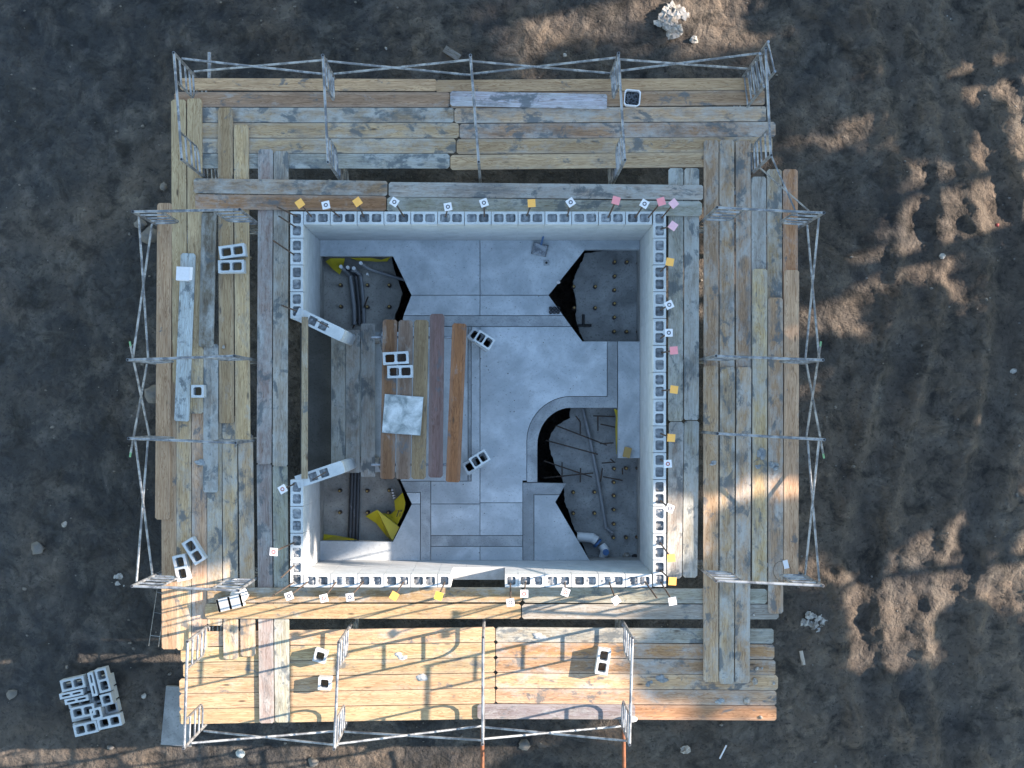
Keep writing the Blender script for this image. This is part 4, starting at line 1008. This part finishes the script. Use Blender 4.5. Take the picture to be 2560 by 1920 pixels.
# ---------------------------------------------------------------- things on the soil
def rock(u, v, r_, mk, label, seed, name='stone', cat='stone', sq=.7, rough=.3, count=1):
    p = PG(u, v); m_ = MB(); rg = random.Random(seed)
    for k in range(count):
        f = 1 if count == 1 else rg.uniform(.14, .36)
        m_.lump((rg.uniform(-.6, .6)*r_*(count > 1), rg.uniform(-.8, .8)*r_*(count > 1), r_*.15*f), (r_*f, r_*f*rg.uniform(.7, 1), r_*f*sq), seed*7+k, .5, 8, 5, rough)
    dull = mk == 'mortar'
    if mk == 'whitestuff': m_.sm = [False]*len(m_.sm)
    o = m_.build(name, mk, None, (p.x, p.y, p.z), rg.uniform(0, 3)); tag(o, label, cat)
    if dull: o.color = (.32, .30, .28, 1)
rock(2033, 1554, .19, 'whitestuff', 'heap of crumpled white rubble on the sunlit soil right of the decks', 5, 'rubble', 'rubble', .6, .55, 22)
rock(1682, 45, .30, 'whitestuff', 'large crumpled white plastic lump in the sunlit soil at the top', 6, 'crumpled_plastic', 'plastic', .35, .8, 26)
rock(1735, 100, .075, 'whitestuff', 'pale stone on dark soil above the upper right corner', 7)
rock(2378, 48, .11, 'whitestuff', 'white crumpled scrap on dark soil near the top right', 8, 'paper_scrap', 'scrap', .4, .5, 3)
rock(2355, 640, .06, 'whitestuff', 'small white stone in the sunlit streak on the right', 9)
rock(2532, 928, .06, 'whitestuff', 'white scrap at the right edge of the soil', 10, 'paper_scrap', 'scrap')
rock(2493, 563, .035, 'red', 'small red scrap on dark soil at the right', 11, 'red_scrap', 'scrap')
rock(1713, 1874, .085, 'whitestuff', 'angular white stone on the soil below the bottom deck, right', 12)
rock(783, 1905, .09, 'mortar', 'grey stone on the soil below the bottom deck, left', 13)
rock(601, 1883, .085, 'mortar_dry', 'pale squarish stone below the left frames of the bottom deck', 14, 'stone', 'stone', .9, .08)
rock(1311, 1862, .10, 'mortar', 'grey flat stone on the soil below the middle of the bottom deck', 15, 'stone', 'stone', .4)
rock(162, 1311, .055, 'whitestuff', 'small white stone on the soil left of the decks', 16)
rock(95, 1372, .11, 'mortar', 'pale flat rock at the far left of the soil', 17, 'stone', 'stone', .4)
rock(30, 1735, .10, 'mortar', 'grey rock left of the block pile', 18)
rock(410, 468, .07, 'mortar', 'round stone left of the golden plank ends', 19)
rock(300, 1452, .15, 'whitestuff', 'scatter of white mortar splashes on soil left of the lowest left frame', 20, 'mortar_splash', 'mortar', .12, .5, 7)
rock(376, 590, .16, 'mortar', 'grey rock below the topmost left frame, half hidden by the deck', 21)
rock(352, 560, .12, 'mortar', 'smaller grey rock beside the topmost left frame', 22)
rock(385, 985, .16, 'mortar', 'grey rock at the deck edge beside the short middle bay on the left', 23)
rock(277, 1867, .06, 'mortar', 'pebble below the block pile', 24)
rock(1412, 138, .035, 'whitestuff', 'tiny white pebble above the top deck, right of middle', 25)
rock(965, 121, .03, 'whitestuff', 'tiny white pebble above the top deck, left of middle', 26)
rock(360, 1740, .05, 'whitestuff', 'white chip between the block pile and the slab', 27)
rng = random.Random(11)
def stick(u0, v0, u1, v1, w_, mk, label, name='stick', col=None):
    a, b_ = PG(u0, v0), PG(u1, v1); d = b_-a; m_ = MB(); m_.box((0, 0, .02), (d.length, w_, .035)); c = (a+b_)/2
    o = m_.build(name, mk, None, (c.x, c.y, max(a.z, b_.z)-.01), math.atan2(d.y, d.x)); o.color = (*(col or (.42, .36, .28)), .2); tag(o, label, 'stick')
stick(2002, 1627, 2008, 1661, .06, 'wood', 'short pale wood offcut on the soil at the lower right', 'wood_offcut', (.5,.44,.38))
stick(1815, 1862, 1799, 1896, .02, 'whitecap', 'thin white stick on the soil below the bottom deck, right')
stick(1112, 124, 1148, 146, .12, 'wood', 'grey wooden stake on the soil above the middle of the top deck', 'wooden_stake', (.22,.21,.2))
# concrete slab piece on the soil at lower left
m_ = MB(); pts = [PG(418, 1713), PG(470, 1716), PG(480, 1865), PG(404, 1859)]; c = sum(pts, Vector())/4
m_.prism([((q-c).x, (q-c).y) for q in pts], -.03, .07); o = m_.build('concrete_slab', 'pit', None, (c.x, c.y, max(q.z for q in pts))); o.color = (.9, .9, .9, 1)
tag(o, 'flat grey concrete slab on the soil at the lower left deck corner', 'slab')
# small stones and clods scattered in the soil, too many to count
m_ = MB(); rg = random.Random(77); cnt = 0
while cnt < 500:
    x, y = rg.uniform(-9.2, 9.4), rg.uniform(-6.6, 7.4)
    if max(abs(x-BX-.02), abs(y-BY)) < 3.2: continue
    r_ = rg.choice((.008, .012, .012, .018, .03))*rg.uniform(.7, 1.4)
    m_.lump((x, y, ground_z(x, y)+r_*.2), (r_, r_*rg.uniform(.6, 1), r_*.7), cnt, .5, 5, 3, .35); cnt += 1
o = m_.build('gravel', 'mortar'); o['kind'] = 'stuff'; o['label'] = 'small stones and clods scattered in the dark soil'; o.color = (.36, .33, .30, 1)

# ---------------------------------------------------------------- trees beyond the right edge, casting the dappled shade
NX, NY = -UY, UX
def tree(p, s, top, rad, low, label, seed, dens=1.0):
    rg = np.random.RandomState(seed); x0, y0 = p*UX+s*NX, p*UY+s*NY
    zb = ZGROUND-.05
    o = empty('tree', (x0, y0, zb)); h = top-zb; lo = low-zb
    m_ = MB(); pts = [Vector((0, 0, 0))]
    for k in range(1, 8): pts.append(Vector((rg.uniform(-.25, .25), rg.uniform(-.25, .25), h*.92*k/7)))
    for k in range(7): m_.tube(pts[k], pts[k+1], .22*(1-k/7.5), 8, .22*(1-(k+1)/7.5))
    m_.build('trunk', 'bark', o)
    nl = int(36*dens*h/12); limb = MB(); V = []; Fs = []
    for i in range(nl):
        f = (i+rg.rand())/nl; z = lo+(h*.97-lo)*f
        a = i*2.39996+rg.uniform(-.5, .5); r_ = rad*(1-.55*f**1.6)*rg.uniform(.55, 1.08)
        tip = Vector((r_*math.cos(a), r_*math.sin(a), z+rg.uniform(-.1, .5))); root = Vector((0, 0, z-r_*.25))
        limb.tube(root, tip, .05, 5, .015, False)
        for c in range(4):
            cc = root.lerp(tip, .35+.2*c+rg.uniform(-.08, .08)); cr = rg.uniform(.45, .85)*(rad/2.6)
            nleaf = int(80*dens)
            pos = rg.normal(0, 1, (nleaf, 3)); pos /= np.linalg.norm(pos, axis=1)[:, None]; pos *= (rg.rand(nleaf, 1)**.45)*cr; pos[:, 2] *= .6
            for q in pos:
                b0 = len(V); d1 = rg.normal(0, 1, 3); d1 /= np.linalg.norm(d1); d2 = np.cross(d1, rg.normal(0, 1, 3)); d2 /= np.linalg.norm(d2)
                sz = rg.uniform(.13, .24); ctr = np.array(cc)+q
                V += [tuple(ctr-d1*sz), tuple(ctr+d2*sz*.55), tuple(ctr+d1*sz), tuple(ctr-d2*sz*.55)]; Fs.append((b0, b0+1, b0+2, b0+3))
    limb.build('limbs', 'bark', o)
    me = bpy.data.meshes.new('crown'); me.from_pydata(V, [], Fs); me.materials.append(M['leaf']); cr = place('crown', me, o)
    tag(o, label, 'tree', 'trees beyond the right edge')
TREES = [
 (23.0, 9.6, 19.0, 3.0, 6.5, 'northernmost tall leafy tree beyond the right edge of the soil'),
 (21.0, 6.2, 18.5, 2.8, 9.8, 'second tall leafy tree from the north beyond the right edge'),
 (22.5, 3.6, 18.5, 2.4, 7.0, 'third tall leafy tree from the north beyond the right edge'),
 (21.0, 1.0, 16.6, 2.0, 8.6, 'fourth leafy tree from the north, next to the dip in the treetops'),
 (22.0, -0.5, 15.7, 1.5, 5.5, 'slender leafy tree from the north, fifth beyond the right edge'),
 (22.2, -1.35, 13.0, 0.9, 5.0, 'slim leafy tree at the northern side of the dip in the treetops'),
 (22.0, -2.7, 10.3, 1.2, 6.0, 'low leafy tree in the dip of the treetops, northern one'),
 (21.5, -4.2, 10.9, 1.8, 8.2, 'low leafy tree in the dip of the treetops, southern one'),
 (22.5, -6.9, 11.8, 1.9, 5.5, 'second leafy tree from the south beyond the right edge'),
 (21.5, -9.6, 12.5, 2.5, 6.0, 'southernmost leafy tree beyond the right edge of the soil'),
 (20.0, 5.2, 6.2, 2.0, 0.8, 'low bushy tree in front of the tall trees beyond the right edge'),
 (27.5, 7.9, 20.5, 2.6, 12.5, 'rear leafy tree beyond the right edge, northern one'),
 (27.5, 4.8, 20.5, 2.6, 12.5, 'rear leafy tree beyond the right edge, middle one'),
 (27.5, 2.1, 19.6, 2.0, 12.0, 'rear leafy tree beyond the right edge, southern one'),
]
for i, a in enumerate(TREES): tree(*a, 100+i)
